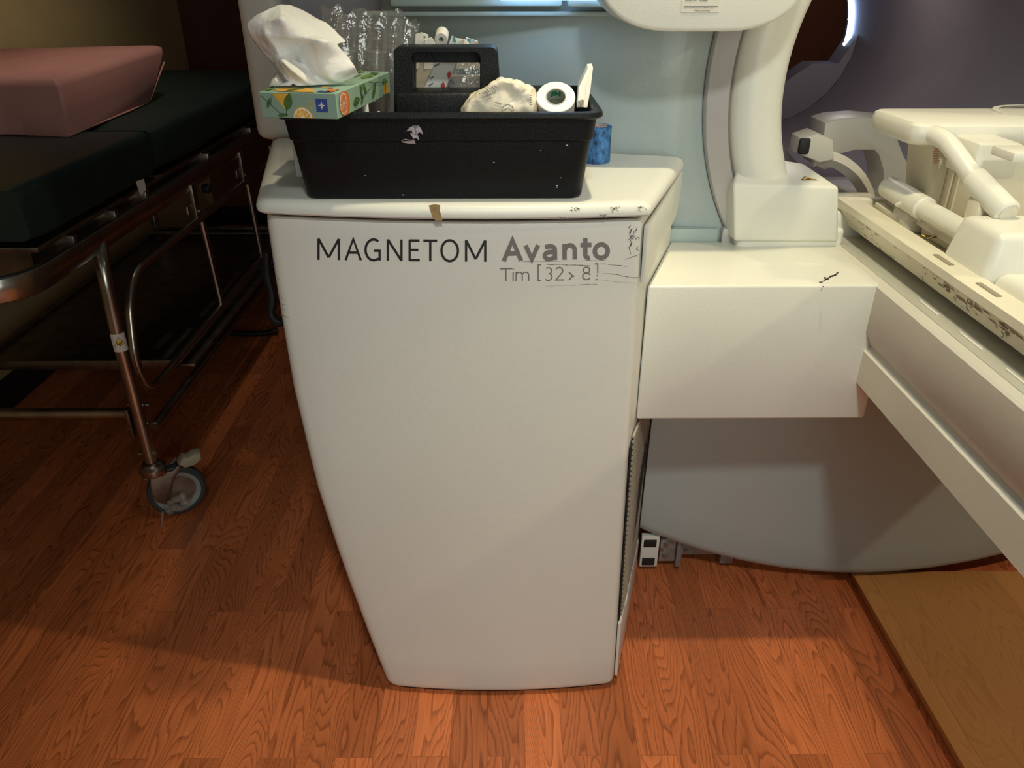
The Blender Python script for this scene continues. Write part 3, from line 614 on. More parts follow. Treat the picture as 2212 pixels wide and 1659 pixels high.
# ------------------------------------------------------------------ gurney
XG = -.985; XL = -1.62
gur = empty('gurney', (-1.3, 2.5, 0), 'chrome patient gurney with dark green mattress along the tan wall', 'gurney')
def rail_bar(z0, z1, pts, th, name, mt, parent):
    pts = [Vector((*p, 0)) for p in pts]; pts = fillet(pts, .13, 10); rings = []
    for i, p in enumerate(pts):
        t = (pts[min(i+1, len(pts)-1)]-pts[max(i-1, 0)]).normalized(); n = Vector((t.y, -t.x, 0))
        h = (z1-z0)/2; prof = [(th*.5*math.cos(a)**1, h*max(-1, min(1, 1.25*math.sin(a)))) for a in [2*math.pi*k/16 for k in range(16)]]
        rings.append([p+n*a+Vector((0, 0, (z0+z1)/2+b)) for a, b in prof])
    m = MB(); m.loft(rings); return m.build(name, mt, parent)
rail_bar(.752, .806, [(XG, 3.72), (XG, 1.455), (XL, 1.455), (XL, 3.72)], .030, 'bumper_rail', CHROME, gur)
m = MB(); m.box((-1.30, 2.65, .826), (.60, 2.12, .012), .003); m.box((XG-.05, 2.65, .795), (.012, 2.10, .055), .002); m.box((XL+.05, 2.65, .795), (.012, 2.10, .055), .002)
m.box((-1.30, 1.60, .80), (.56, .012, .05)); m.build('deck', DULL, gur)
for yy in (1.72, 1.93, 2.12, 2.62, 3.1): m = MB(); m.box((XG-.025, yy, .800), (.05, .022, .040), .003); m.build('deck_block', DULL, gur)
# mattress: two sections
def pad(y0, y1, name):
    m = MB(); n = 22; ny = 14; rings = []
    for j in range(ny+1):
        t = j/ny; yy = y0+(y1-y0)*t; e = min(t, 1-t)*(y1-y0); ins = .016*max(0, 1-e/.02)
        sag = 0
        pr = roundpoly([(XG+.005-ins, .850), (XG+.002-ins, .965+sag-ins*.5), (XL-.02+ins, .9645-ins*.5), (XL-.02+ins, .850)], [.02, .022, .02, .02], 5)
        rings.append([(x, yy, z) for x, z in pr])
    m.loft(rings); return m.build(name, VINYL, gur, smooth=60)
pad(1.575, 2.235, 'mattress_section'); pad(2.25, 3.78, 'mattress_section')
m = MB(); a = P(305, 388, x=XG+.007); b = P(312, 415, x=XG+.007)
m.add([P(293, 392, x=XG+.012), P(311, 386, x=XG+.012), P(316, 410, x=XG+.012), P(303, 422, x=XG+.012)], [(0, 1, 2, 3)]); m.build('white_tag', PAPER, gur)
# fold-down guard
gd = -.968
def G(y, z): return Vector((gd, y, z))
m = MB(); m.tube([G(3.45, .662), G(1.91, .662), G(1.845, .60), G(1.80, .45), G(1.83, .36), G(1.88, .345), G(3.45, .350)], .0115, 12, .06); guard = m.build('guard_loop', CHROME, gur)
for yy in (2.41, 2.90, 3.35):
    m = MB(); m.tube([G(yy, .655), G(yy+.03, .352)], .0095, 10); m.build('guard_post', CHROME, guard)
    m = MB(); m.box((gd-.004, yy-.015, .712), (.014, .035, .12), .003); m.box((gd-.012, yy-.045, .70), (.01, .05, .03), .003); m.lathe([(.0001, 0), (.006, 0), (.006, .006), (.0001, .006)], frame((gd+.002, yy-.015, .685), (1, 0, 0)), 10); m.build('hinge_bracket', DULL, guard)
m = MB(); m.lathe([(.0001, -.012), (.013, -.012), (.016, -.006), (.016, .006), (.013, .012), (.0001, .012)], frame((gd-.02, 2.55, .72), (1, 0, 0)), 16); m.build('black_stopper', BLACK, gur)
# chassis
xc = -.960
def leg(x, y_):
    m = MB(); m.tube([(x-.02*(1 if x > -1.3 else -1), y_+.07, .765), (x-.006, y_+.03, .745), (x, y_+.012, .70), (x, y_, .55), (x, y_, .165)], .0165, 14, .03); return m.build('leg', CHROME, gur)
legs = [leg(xc, 1.738), leg(xc, 3.45), leg(-1.60, 1.738), leg(-1.60, 3.45)]
m = MB(); m.tube([(xc, 1.76, .322), (-1.60, 1.76, .322)], .0165, 12); m.build('cross_tube', CHROME, gur)
m = MB(); m.tube([(xc-.02, 3.35, .322), (-1.60, 3.35, .322)], .012, 12); m.build('cross_tube', DULL, gur)
m = MB(); m.tube([(xc, 1.80, .258), (xc, 3.44, .258)], .0125, 12); m.build('side_tube', DULL, gur)
m = MB(); m.tube([(-1.60, 1.80, .258), (-1.60, 3.44, .258)], .0125, 12); m.build('side_tube', DULL, gur)
m = MB(); m.box((-1.29, 2.75, .300), (.60, 1.36, .006), .001); m.box((xc-.004, 2.75, .302), (.045, 1.34, .012), .003); m.box((-1.60, 2.75, .302), (.03, 1.34, .02), .003); m.box((-1.29, 2.07, .312), (.60, .012, .03), .003); m.box((-1.29, 3.43, .312), (.60, .012, .03), .003)
m.build('lower_shelf', DULL, gur)
m = MB(); m.mi = 0; m.box((xc+.0, 2.95, .3092), (.030, .13, .0012)); m.mi = 1; text_mb(m, 'WYEAST', .020, Matrix.Translation((xc-.008, 2.91, .3102)) @ Matrix.Rotation(math.pi/2, 4, 'Z')); m.build('blue_label', [NAVY, PRWHITE], gur)
for x, y_, z in ((xc-.022, 1.76, .352), (xc+.02, 1.76, .352), (xc-.028, 1.738, .290), (xc+.022, 1.77, .290), (xc+.018, 1.738, .215), (xc-.018, 1.738, .215)):
    m = MB(); m.lathe([(.0001, -.009), (.006, -.007), (.006, .007), (.0001, .009)], frame((x, y_-.005, z), (1, 0, 0)), 8); m.build('bolt', DULL, legs[0])
m = MB(); m.box((xc-.024, 1.738, .31), (.010, .03, .085), .002); m.build('leg_clamp', DULL, legs[0])
# MR sticker on the near leg
m = MB(); cz = P(258, 745, x=xc+.012).z
M0 = frame((xc, 1.738, cz), (0, 0, 1), (1, 0, 0)); ang = math.atan2(-1.738, .975); aw = 1.15
def on_leg(a, h, rr=.0172): t = ang+a/.0172; return Vector((xc+rr*math.cos(t), 1.738+rr*math.sin(t), cz+h))
m.mi = 0; n_ = 16; vs = []
for i in range(n_+1):
    a = -.021+.042*i/n_; vs += [on_leg(a, -.024), on_leg(a, .024)]
m.add(vs, [(2*i, 2*i+2, 2*i+3, 2*i+1) for i in range(n_)])
def leg_poly(pts, mi, rr): m.mi = mi; m.add([on_leg(a, h, rr) for a, h in pts], [tuple(range(len(pts)))])
leg_poly([(-.014, -.008), (0, -.008), (.014, -.008), (.007, .005), (0, .018), (-.007, .005)], 1, .0177)
leg_poly([(-.0105, -.006), (0, -.006), (.0105, -.006), (.005, .0045), (0, .0135), (-.005, .0045)], 2, .0180)
c_ = MB(); text_mb(c_, 'MR', .0085, Matrix.Identity(4), bold=.0003, align='CENTER'); m.mi = 1; m.add([on_leg(v.x, v.y-.0045, .0183) for v in c_.v], c_.f)
for h in (-.012, -.0155, -.019): leg_poly([(-.014, h), (.014, h), (.014, h+.0015), (-.014, h+.0015)], 1, .0177)
m.build('warning_sticker', [PRWHITE, INK, HAZ], legs[0])
# casters
def caster(x, y_, parent, full=True):
    axd = Vector((.50, -.86, 0)).normalized(); tr = Vector((-axd.y, axd.x, 0))       # axle, rolling direction
    tr = Vector((.86, .50, 0)); base = Vector((x, y_, 0)); c = base+tr*.045+Vector((0, 0, .0765)); M = frame(c, axd)
    m = MB()
    for s in (-1, 1):
        o = axd*(.019*s)
        pr = [(-.028, .075), (.030, .075), (.045, .088), (.050, .078), (.022, .040), (.014, .010), (.004, -.014), (-.014, -.020), (-.030, -.008), (-.036, .02), (-.034, .05)]
        pts = [c+o+tr*(a-.028)+Vector((0, 0, b)) for a, b in pr]; m.prism(pts, axd*(.004*s), .001)
    m.box(base+Vector((0, 0, .148)), (.056, .05, .008), .003, 2, .5); parent = m.build('caster', DULL, parent)
    m = MB(); m.lathe([(.060, -.013), (.070, -.014), (.0765, -.008), (.0765, .008), (.070, .014), (.060, .013)], M, 40); m.build('caster_tyre', GTYRE, parent)
    m = MB(); m.mi = 0; m.lathe([(.0001, -.007), (.049, -.007), (.049, .007), (.0001, .007)], M, 40); m.mi = 1; m.lathe([(.048, -.007), (.050, -.012), (.061, -.0145), (.061, .0145), (.050, .012), (.048, .007)], M, 40); m.build('caster_wheel', [DULL, GRIM], parent)
    m = MB(); m.lathe([(.018, .185), (.024, .183), (.026, .176), (.034, .170), (.036, .160), (.034, .150), (.020, .148)], Matrix.Translation((x, y_, 0)), 28); m.build('caster_collar', CHROME, parent)
    m = MB(); pr = [(.030, .085), (.045, .102), (.060, .098), (.075, .105), (.092, .102), (.090, .082), (.070, .070), (.045, .070)]
    m.prism([c+axd*.018+tr*(a-.012)+Vector((0, 0, b)) for a, b in pr], axd*(-.036), .004); m.build('brake_pedal', BEIGE, parent)
    return c, axd, tr
cc, axd, trd = caster(xc, 1.738, gur)
for x, y_ in ((xc, 3.45), (-1.60, 1.738), (-1.60, 3.45)): caster(x, y_, gur)
m = MB(); random.seed(3)
for k in range(14):
    a = cc+axd*.026+trd*random.uniform(-.055, .02)+Vector((0, 0, random.uniform(-.05, -.012)))
    m.lathe([(.0001, -.008), (.009, -.004), (.011, .003), (.0001, .009)], frame(a, (random.random()-.5, random.random()-.5, 1)), 6)
m.tube([cc+axd*.026+trd*-.05+Vector((0, 0, -.04)), cc+axd*.034+trd*-.056+Vector((0, 0, -.06)), cc+axd*.055+trd*-.062+Vector((0, 0, -.0735))], .004, 6)
m.build('clear_tape_wad', FILM2, gur)
# pink cushion
cu = empty('foam_cushion', (-1.45, 2.45, .965), 'dusty pink fabric covered foam cushion lying on the green mattress', 'cushion')
m = MB(); rings = []
x1 = P(137, 300, z=.966).x; yA = 2.11; yB = 2.90
for z, d, dy in ((.966, .0, -.19), (.970, .006, -.185), (1.03, .010, -.10), (1.085, .012, -.012), (1.100, .006, .0), (1.106, -.010, -.012)):
    L_ = [(x1+.0+d, yA-d*.5), (x1-.03+d, yB+dy), (-1.73, yB+dy+.02), (-1.73, yA+.03), (-1.36, yA+.02-d), (-1.33, yA+.035-d), (-1.29, yA+.03-d)]
    rr = roundpoly(L_, [.012, .03, .02, .02, .01, .012, .01], 4); rings.append([(x, y_, z+.010*math.sin(9*x)*math.sin(5*y_)*(1 if z > 1.05 else .3)+.012*(1 if z > 1.05 else 0)) for x, y_ in rr])
m.loft(rings); o = m.build('cushion_body', PINK, cu, smooth=50)
m = MB(); seam = [Vector((x1+.002, yA-.002, .970)), Vector((x1-.012, (yA+yB)/2, .970)), Vector((x1-.027, yB-.22, .970)), Vector((x1-.029, yB-.188, .974)), Vector((x1-.024, yB-.115, 1.025)), Vector((x1-.022, yB-.03, 1.075))]
m.tube(seam, .0028, 6, .01); m.build('piping', PINK, o)

# cable behind the cabinet on the left
m = MB(); pts = [P(575, 545, Y=1.75), P(577, 600, Y=1.74), P(590, 640, Y=1.72), P(584, 680, Y=1.71), P(600, 700, Y=1.70), P(620, 690, Y=1.72)]
m.tube(pts+[P(640, 720, Y=1.75), Vector((-.45, 1.70, .35)), Vector((-.47, 1.70, .02))], .0105, 10, .03)
tag(m.build('power_cable', BLACK, origin=P(590, 700, Y=1.75)), 'thick black cable hanging behind the left side of the cabinet', 'cable')
m = MB(); fpt = [P(600, 714, z=.02), P(570, 720, z=.012), P(530, 722, z=.012), P(490, 718, z=.012), P(440, 712, z=.012)]
m.tube(fpt, .012, 10, .08); tag(m.build('floor_cable', BLACK, origin=(fpt[1].x, fpt[1].y, 0)), 'black cable lying across the floor below the gurney shelf', 'cable')

# ------------------------------------------------------------------ caddy
ZL = 1.0487
cad = empty('tool_caddy', (-.10, 1.28, ZL), 'black plastic tool caddy with carry handle standing on the cabinet lid', 'caddy')
c0x, c1x, cy0, cy1 = -.302, .116, 1.152, 1.405           # bottom outline
def rr4(d, r, z, e=0): return [(x, y_, z) for x, y_ in roundpoly([(c0x-d, cy0-d), (c1x+d, cy0-d+e), (c1x+d, cy1+d), (c0x-d, cy1+d)], r, 6)]
ZR = 1.176
m = MB(); rings = [rr4(-.006, .02, ZL), rr4(-.002, .022, ZL+.001), rr4(.0, .022, ZL+.005), rr4(.0095, .025, ZR-.042), rr4(.0125, .026, ZR-.040), rr4(.0165, .028, ZR-.010), rr4(.0225, .03, ZR-.0095), rr4(.0245, .03, ZR-.007), rr4(.0235, .03, ZR-.001), rr4(.021, .03, ZR), rr4(.014, .028, ZR), rr4(.0125, .026, ZR-.003), rr4(.006, .024, ZR-.05), rr4(-.004, .02, ZL+.005)]
m.loft(rings); tub = m.build('caddy_tub', BLKPL, cad, smooth=45)
yh = (cy0+cy1)/2
m = MB(); m.box((c0x/2+c1x/2, yh, ZL+.055), (.425, .012, .10), .002)
hx0 = P(851, 230, Y=yh-.03).x; hx1 = P(1086, 230, Y=yh-.03).x
m.hexa([(hx0-.002, yh-.036, ZL+.07), (hx1+.002, yh-.036, ZL+.07), (hx1+.002, yh+.036, ZL+.07), (hx0-.002, yh+.036, ZL+.07), (hx0+.001, yh-.031, ZR+.012), (hx1, yh-.031, ZR+.012), (hx1, yh+.031, ZR+.012), (hx0+.001, yh+.031, ZR+.012)], .006, 3)
m.build('divider', BLKPL, cad)
zh = P(960, 101, Y=yh-.024).z; wx0 = P(889, 170, Y=yh-.028).x; wx1 = P(1040, 170, Y=yh-.028).x; wz0 = P(960, 206, Y=yh-.028).z; wz1 = P(960, 112, Y=yh-.028).z
m = MB(); ya, yb_ = yh-.028, yh+.028
outer = roundpoly([(hx0+.001, ZR+.006), (hx1-.003, ZR+.006), (hx1-.008, zh), (hx0+.005, zh)], [.001, .001, .010, .010], 6)
inner = roundpoly([(wx0, wz0), (wx1, wz0), (wx1-.001, wz1), (wx0+.001, wz1)], [.003, .003, .010, .010], 6)
yr_ = yh+.012; q_ = [P(a, b, Y=yr_) for a, b in ((897, 198), (1037, 198), (1037, 135), (897, 135))]
inner2 = roundpoly([(q.x, q.z) for q in q_], [.002]*4, 6)
cxh, czh = (hx0+hx1)/2, (wz0+wz1)/2
def ring(pl, y_, k=0): return [(x+(cxh-x)*k, y_, z+(czh-z)*k) for x, z in pl]
m.loft([ring(inner2, yb_), ring(outer, yb_, .03), ring(outer, yb_-.003), ring(outer, ya+.003), ring(outer, ya, .02), ring(inner, ya), ring(inner, ya+.0015, .015), ring(inner, yr_), ring(inner2, yr_), ring(inner2, yb_)], cap=False)
m.build('carry_handle', BLKPL, cad, smooth=45)
m = MB()
def cad_pt(px, py, off=.0008):
    # front wall plane between band and rim
    Y = cy0-.0145
    for _ in range(3):
        p = P(px, py, Y=Y); t = (p.z-ZL)/(ZR-ZL); Y = cy0-.0*0-(.0165*min(max((p.z-ZR+.040)/.030, 0), 1)*.25+.0122 if p.z > ZR-.042 else .0095*max(0, (p.z-ZL)/.085))-off
    return P(px, py, Y=Y)
for pl in ([(864, 288), (875, 284), (884, 283), (890, 284), (893, 290), (897, 293), (902, 287), (898, 279), (903, 271), (893, 271), (884, 276), (878, 283)], [(893, 271), (904, 271), (910, 278), (914, 291), (906, 285), (902, 290), (897, 285)], [(886, 288), (897, 287), (903, 292), (906, 304), (899, 298), (893, 300)], [(867, 304), (874, 300), (886, 302), (895, 302), (898, 311), (882, 310), (870, 308)]):
    m.add([cad_pt(*q) for q in pl], [tuple(range(len(pl)))])
m.build('smudge', SMUDGE, tub)
m = MB()
for px, py, r in ((1067, 351, 2.5), (1225, 314, 2.6), (1203, 401, 2.4), (1203, 405, 1.5), (1211, 384, 1.6), (871, 421, 2.0), (1168, 325, 1.2), (789, 379, 1.3)):
    m.add([cad_pt(px+r*math.cos(i), py+r*.7*math.sin(i), .0008) for i in range(6)], [tuple(range(6))])
m.build('specks', SMUDGE, tub)

# ------------------------------------------------------------------ tissue box
A_ = Vector((-.2225, 1.073, 0)); u_ = Vector((-.106, .016, 0)).normalized(); v_ = Vector((.016, .106, 0)).normalized(); BW, BL, BH = .107, .250, .033; bz = ZR+.0005
tb = empty('tissue_box', A_+u_*BW/2+v_*BL/2+Vector((0, 0, bz)), 'mint green tissue box with citrus pattern resting on the left rim of the caddy', 'tissue box')
def TB(a, b, h, off=0): return A_+u_*a+v_*b+Vector((0, 0, bz+h))
m = MB(); m.mi = 0; m.hexa([TB(0, 0, 0), TB(0, BL, 0), TB(BW, BL, 0), TB(BW, 0, 0), TB(0, 0, BH), TB(0, BL, BH), TB(BW, BL, BH), TB(BW, 0, BH)], .0012, 1)
# face mappers: front (s 0..BW from right corner, h), side (b 0..BL,h), top(s, b)
e = .0006
FR = lambda s, h, k=0: TB(s, -e-k*e*.5, h); SI = lambda b, h, k=0: TB(-e-k*e*.5, b, h); TP = lambda s, b, k=0: TB(s, b, BH+e+k*e*.5)
def poly(mp, pts, mi, k=0): m.mi = mi; m.add([mp(a, b, k) for a, b in pts], [tuple(range(len(pts)))])
def leafp(mp, x, y_, L_, ang, wd, mi, k=0):
    ca, sa = math.cos(ang), math.sin(ang); pts = []
    prof = [(0, 0), (.25, .42), (.5, .5), (.75, .33), (1, 0), (.75, -.33), (.5, -.5), (.25, -.42)]
    poly(mp, [(x+L_*(p*ca)-wd*q*sa, y_+L_*(p*sa)+wd*q*ca) for p, q in prof], mi, k)
def line(mp, a, b, wd, mi, k=0):
    d = Vector((b[0]-a[0], b[1]-a[1])); n = Vector((-d.y, d.x)).normalized()*wd/2; poly(mp, [(a[0]+n.x, a[1]+n.y), (b[0]+n.x, b[1]+n.y), (b[0]-n.x, b[1]-n.y), (a[0]-n.x, a[1]-n.y)], mi, k)
def disc(mp, x, y_, r, mi, k=0, a0=0, a1=360, n=20, asp=1):
    pts = [(x+r*math.cos(math.radians(a0+(a1-a0)*i/n)), y_+asp*r*math.sin(math.radians(a0+(a1-a0)*i/n))) for i in range(n+(0 if a1-a0 >= 360 else 1))]; poly(mp, pts, mi, k)
def slice_(mp, x, y_, r, a0, a1, col):
    disc(mp, x, y_, r, col, 1, a0, a1); disc(mp, x, y_, r*.90, 7, 2, a0, a1)
    n = max(3, int((a1-a0)/36)); st = (a1-a0)/n
    for i in range(n):
        aa = a0+i*st+st*.1; bb = a0+(i+1)*st-st*.1
        mid = math.radians((aa+bb)/2); ox, oy = x+r*.10*math.cos(mid), y_+r*.10*math.sin(mid)
        poly(mp, [(ox, oy)]+[(x+r*.78*math.cos(math.radians(aa+(bb-aa)*q/4)), y_+r*.78*math.sin(math.radians(aa+(bb-aa)*q/4))) for q in range(5)], col, 3)
# materials: 0 mint,1 sage,2 leaf,3 lightleaf,4 orange,5 yellow,6 navy,7 white,8 dark leaf line
poly(FR, [(0.001, .001), (BW-.001, .001), (BW-.001, BH-.001), (.001, BH-.001)], 1, 0)
poly(FR, [(.062, BH-.002), (.088, BH-.002), (.073, .012), (.070, .010)], 5, 1)
leafp(FR, .071, .010, .024, 1.9, .012, 2, 2); leafp(FR, .098, .012, .016, 2.0, .005, 2, 2); leafp(FR, .085, .003, .016, 3.0, .005, 2, 2)
line(FR, (BW-.003, .028), (.078, .004), .0008, 8, 2); line(FR, (.072, .002), (.071, .012), .0008, 8, 2); line(FR, (.092, .018), (.088, .030), .0007, 8, 2)
slice_(FR, .049, .001, .014, 0, 180, 5)
poly(FR, [(.013, .009), (.029, .009), (.029, .026), (.013, .026)], 6, 2)
poly(FR, [(.0195, .0175), (.021, .012), (.0225, .0175), (.021, .023)], 7, 3); poly(FR, [(.0155, .0175), (.021, .0165), (.0265, .0175), (.021, .0185)], 7, 3)
line(FR, (.036, .012), (.037, .024), .001, 5, 2); line(FR, (.036, .018), (.039, .024), .001, 5, 2)
slice_(SI, .030, .019, .021, 90, 449, 4) if False else None
m.mi = 4; disc(SI, .034, .016, .0155, 4, 0)
slice_(SI, .022, .017, .0155, 0, 360, 4)
leafp(SI, .062, .010, .030, .15, .012, 2, 1); leafp(SI, .095, .006, .018, -1.0+1.5, .006, 2, 1); leafp(SI, .105, .012, .022, 1.9, .009, 2, 1); leafp(SI, .125, .016, .018, 2.3, .008, 2, 1)
line(SI, (.070, .009), (.170, .026), .0008, 8, 2); line(SI, (.170, .026), (.235, .020), .0008, 8, 2); line(SI, (.165, .026), (.135, .031), .0008, 8, 2); leafp(SI, .150, .006, .034, .7, .011, 2, 1); leafp(SI, .100, .026, .022, .2, .007, 3, 1); leafp(SI, .205, .024, .028, -.1, .008, 3, 1)
disc(SI, .222, .004, .015, 5, 1, 0, 180); leafp(SI, .215, .004, .020, 1.2, .006, 2, 2)
poly(TP, [(.030, .001), (.080, .001), (.094, .018), (.090, .040), (.060, .050), (.038, .022)], 5, 0)
leafp(TP, .072, .001, .060, 1.85, .012, 2, 1); leafp(TP, .098, .006, .045, 1.35, .012, 3, 1); leafp(TP, .012, .150, .060, 1.5, .016, 3, 1); leafp(TP, .030, .17, .06, 1.3, .016, 3, 1)
leafp(TP, .008, .200, .040, 1.2, .012, 2, 1); leafp(TP, .050, .222, .026, 1.57, .03, 3, 2); disc(TP, .060, .225, .016, 3, 2); line(TP, (.003, .17), (.012, .24), .0008, 8, 2)
poly(TP, [(.011, .003), (.028, .003), (.028, .016), (.011, .016)], 6, 1); poly(TP, [(.0175, .0095), (.0195, .005), (.0215, .0095), (.0195, .014)], 7, 2)
disc(TP, .004, .020, .016, 4, 1, -80, 80); disc(TP, .033, .05, .005, 5, 1); disc(TP, .022, .040, .004, 4, 1)
m.build('box_card', [MINT, MINT_S, LEAF, LEAF2, ORANGE, YELLOW, NAVY, PRWHITE, mat('stem_print', (.02, .05, .03), .6)], tb, smooth=0)
m = MB(); pts = [TP(.053+.020*math.cos(t), .135+.08*math.sin(t), 3) for t in [i*math.pi/12 for i in range(24)]]; m.add(pts, [tuple(range(24))]); m.build('slot_film', FILM, tb)
# tissue: control grid of pixels with depths, smoothly subdivided
T = [  # rows from box upwards
 [(640, 186, 1.12), (668, 184, 1.13), (700, 184, 1.14), (738, 180, 1.15), (775, 162, 1.17)],
 [(618, 172, 1.14), (642, 160, 1.11), (676, 160, 1.16), (705, 168, 1.12), (768, 146, 1.15)],
 [(592, 145, 1.16), (616, 138, 1.11), (640, 128, 1.19), (688, 118, 1.12), (752, 122, 1.16)],
 [(566, 112, 1.17), (606, 122, 1.14), (640, 96, 1.17), (700, 84, 1.10), (722, 92, 1.15)],
 [(542, 80, 1.16), (575, 74, 1.13), (625, 82, 1.13), (690, 80, 1.14), (752, 96, 1.20)],
 [(531, 50, 1.15), (570, 45, 1.14), (610, 42, 1.12), (660, 40, 1.18), (715, 55, 1.20)],
 [(552, 34, 1.14), (580, 20, 1.15), (606, 10, 1.16), (635, 12, 1.20), (668, 30, 1.22)],
]
bmt = bmesh.new(); vv = [[bmt.verts.new(P(a, b, Y=y_)) for a, b, y_ in row] for row in T]
for i in range(len(T)-1):
    for j in range(4):
        q = [vv[i][j], vv[i][j+1], vv[i+1][j+1], vv[i+1][j]]; bmt.faces.new(q)
m = MB(); m.bm(bmt); o = m.build('tissue_sheet', TISSUE, tb, smooth=0)
md = o.modifiers.new('s', 'SUBSURF'); md.levels = 4; md.render_levels = 4
at = o.data.attributes.new('crease_edge', 'FLOAT', 'EDGE')
for e_i, e_ in enumerate(o.data.edges): at.data[e_i].value = .62 if (e_i*7 % 3) else .25
tx = bpy.data.textures.new('crumple', 'CLOUDS'); tx.noise_scale = .035; tx.noise_depth = 2
dm = o.modifiers.new('d', 'DISPLACE'); dm.texture = tx; dm.strength = .006; dm.mid_level = .5
sm = o.modifiers.new('t', 'SOLIDIFY'); sm.thickness = .0006
for p in o.data.polygons: p.use_smooth = True
m = MB(); m.add([P(581, 186, Y=1.12), P(588, 168, Y=1.13), P(601, 152, Y=1.15), P(612, 176, Y=1.14), P(608, 186, Y=1.13), P(594, 172, Y=1.12), P(642, 168, Y=1.13), P(628, 184, Y=1.12)], [(0, 1, 5), (1, 2, 5), (2, 3, 5), (5, 3, 4), (0, 5, 4), (3, 6, 7), (3, 7, 4)])
o = m.build('tissue_fold', TISSUE, tb, smooth=60); sm = o.modifiers.new('t', 'SOLIDIFY'); sm.thickness = .0005

# ------------------------------------------------------------------ contents of the caddy
# wrapped syringes standing in the left rear bay
def syringe(x, y_, lean, h, label):
    base = Vector((x, y_, ZL+.008)); ax = Vector((lean, .02, 1)).normalized(); e_ = empty('wrapped_syringe', base, label, 'syringe', 'clear wrapped syringes in the left rear bay of the caddy')
    M = frame(base, ax); r = .0125
    m = MB(); m.lathe([(.0001, 0), (.004, 0), (.0045, .012), (r, .016), (r, h-.03), (r+.004, h-.03), (r+.004, h-.028), (r-.001, h-.028)], M, 16); m.build('barrel', CLEAR, e_)
    m = MB(); m.lathe([(.0001, .02), (.005, .02), (.005, .024), (.002, .024), (.002, h-.012), (.0075, h-.012), (.0075, h-.009), (.0001, h-.009)], M, 10); m.build('plunger', CLEAR, e_)
    m = MB(); rings = []; n = 14
    for k in range(13):
        t = k/12; hh = h*1.12*t; R_ = .0155 if t < .75 else .0155*(1-.1*(t-.75)); sq = 1-.75*max(0, (t-.78)/.22)
        rings.append([M @ Vector((math.cos(2*math.pi*j/n)*R_*(1+.20*(random.random()-.5)*(.25+3*max(0, t-.7)))*(1+.2*(1-sq)), math.sin(2*math.pi*j/n)*R_*sq*(1+.12*(random.random()-.5)), hh+random.uniform(-.004, .006)*(1 if t > .8 else .3))) for j in range(n)])
    m.loft(rings, cap=False); m.build('film_wrapper', FILM2, e_, smooth=20)
random.seed(11)
spots = [(720, 1.388, 28), (750, 1.354, 38), (784, 1.388, 32), (816, 1.354, 42), (850, 1.388, 34), (886, 1.356, 48)]
names = ['leftmost wrapped clear syringe, right behind the standing tissue', 'second wrapped clear syringe from the tissue, in the front row', 'third wrapped clear syringe from the left, in the back row', 'fourth wrapped clear syringe from the left, in the front row', 'second wrapped clear syringe left of the carry handle, in the back row', 'wrapped clear syringe leaning right, closest to the carry handle']
for (px, yy, _), nm in zip(spots, names):
    top = P(px, _, Y=yy); b = P(px+(14 if px < 740 else -22 if px > 870 else 0), 200, Y=yy); hgt = (top.z-ZL-.008)/1.08
    lean = (top.x-b.x)/(top.z-b.z); syringe(top.x-lean*(top.z-ZL), yy-.01, lean, hgt, nm)
# paper wrapped dressings behind the handle
def packet(pxs, Y, label, marks, bend=.004, name='dressing_packet', cat='dressing', th=.004, mats=None, group=None):
    e_c = P(*pxs[0], Y=Y); e_ = empty(name, e_c, label, cat, group); m = MB(); m.mi = 0
    pts = [P(a, b, Y=Y+(bend if i % 2 else 0)) for i, (a, b) in enumerate(pxs)]; m.prism(pts, (0, th, 0), .0008, 1)
    for pl, mi in marks: m.mi = mi; m.add([P(a, b, Y=Y-.0012) for a, b in pl], [tuple(range(len(pl)))])
    m.build('packet_paper', mats or [PAPER, CYAN, RED, INK2], e_, smooth=20)
grp = 'paper dressing packets behind the carry handle'
packet([(893, 150), (897, 74), (910, 70), (925, 75), (930, 150)], 1.325, 'leftmost white paper packet above the handle, next to the syringes', [([(915, 78), (919, 78), (919, 82), (915, 82)], 3)], group=grp)
packet([(915, 150), (917, 86), (932, 80), (940, 92), (938, 150)], 1.318, 'curled white packet above the handle, in front of the leftmost one', [], group=grp)
m = MB(); e_ = empty('gauze_roll', P(950, 84, Y=1.335), 'small round white gauze roll peeking above the handle', 'gauze roll'); M = frame(P(953, 86, Y=1.33), (0, 1, .25))
m.lathe([(.004, 0), (.010, 0), (.0105, .002), (.0105, .03), (.010, .032), (.004, .032), (.004, 0)], M, 20); m.build('gauze', PAPER, e_)
packet([(966, 150), (970, 92), (976, 77), (984, 82), (998, 84), (996, 150)], 1.335, 'white packet with two blue bars above the middle of the handle', [([(977, 78), (983, 81), (986, 92), (979, 90)], 1), ([(958, 94), (963, 94), (962, 99), (956, 99)], 1)], group=grp)
packet([(985, 150), (990, 90), (1002, 84), (1013, 92), (1014, 150)], 1.328, 'greyish white rounded packet above the handle right of centre', [], group=grp)
packet([(1003, 150), (1006, 80), (1020, 85), (1032, 89), (1033, 102), (1034, 150)], 1.338, 'rightmost white packet with one blue bar above the handle', [([(1010, 82), (1017, 84), (1016, 91), (1009, 88)], 1)], group=grp)
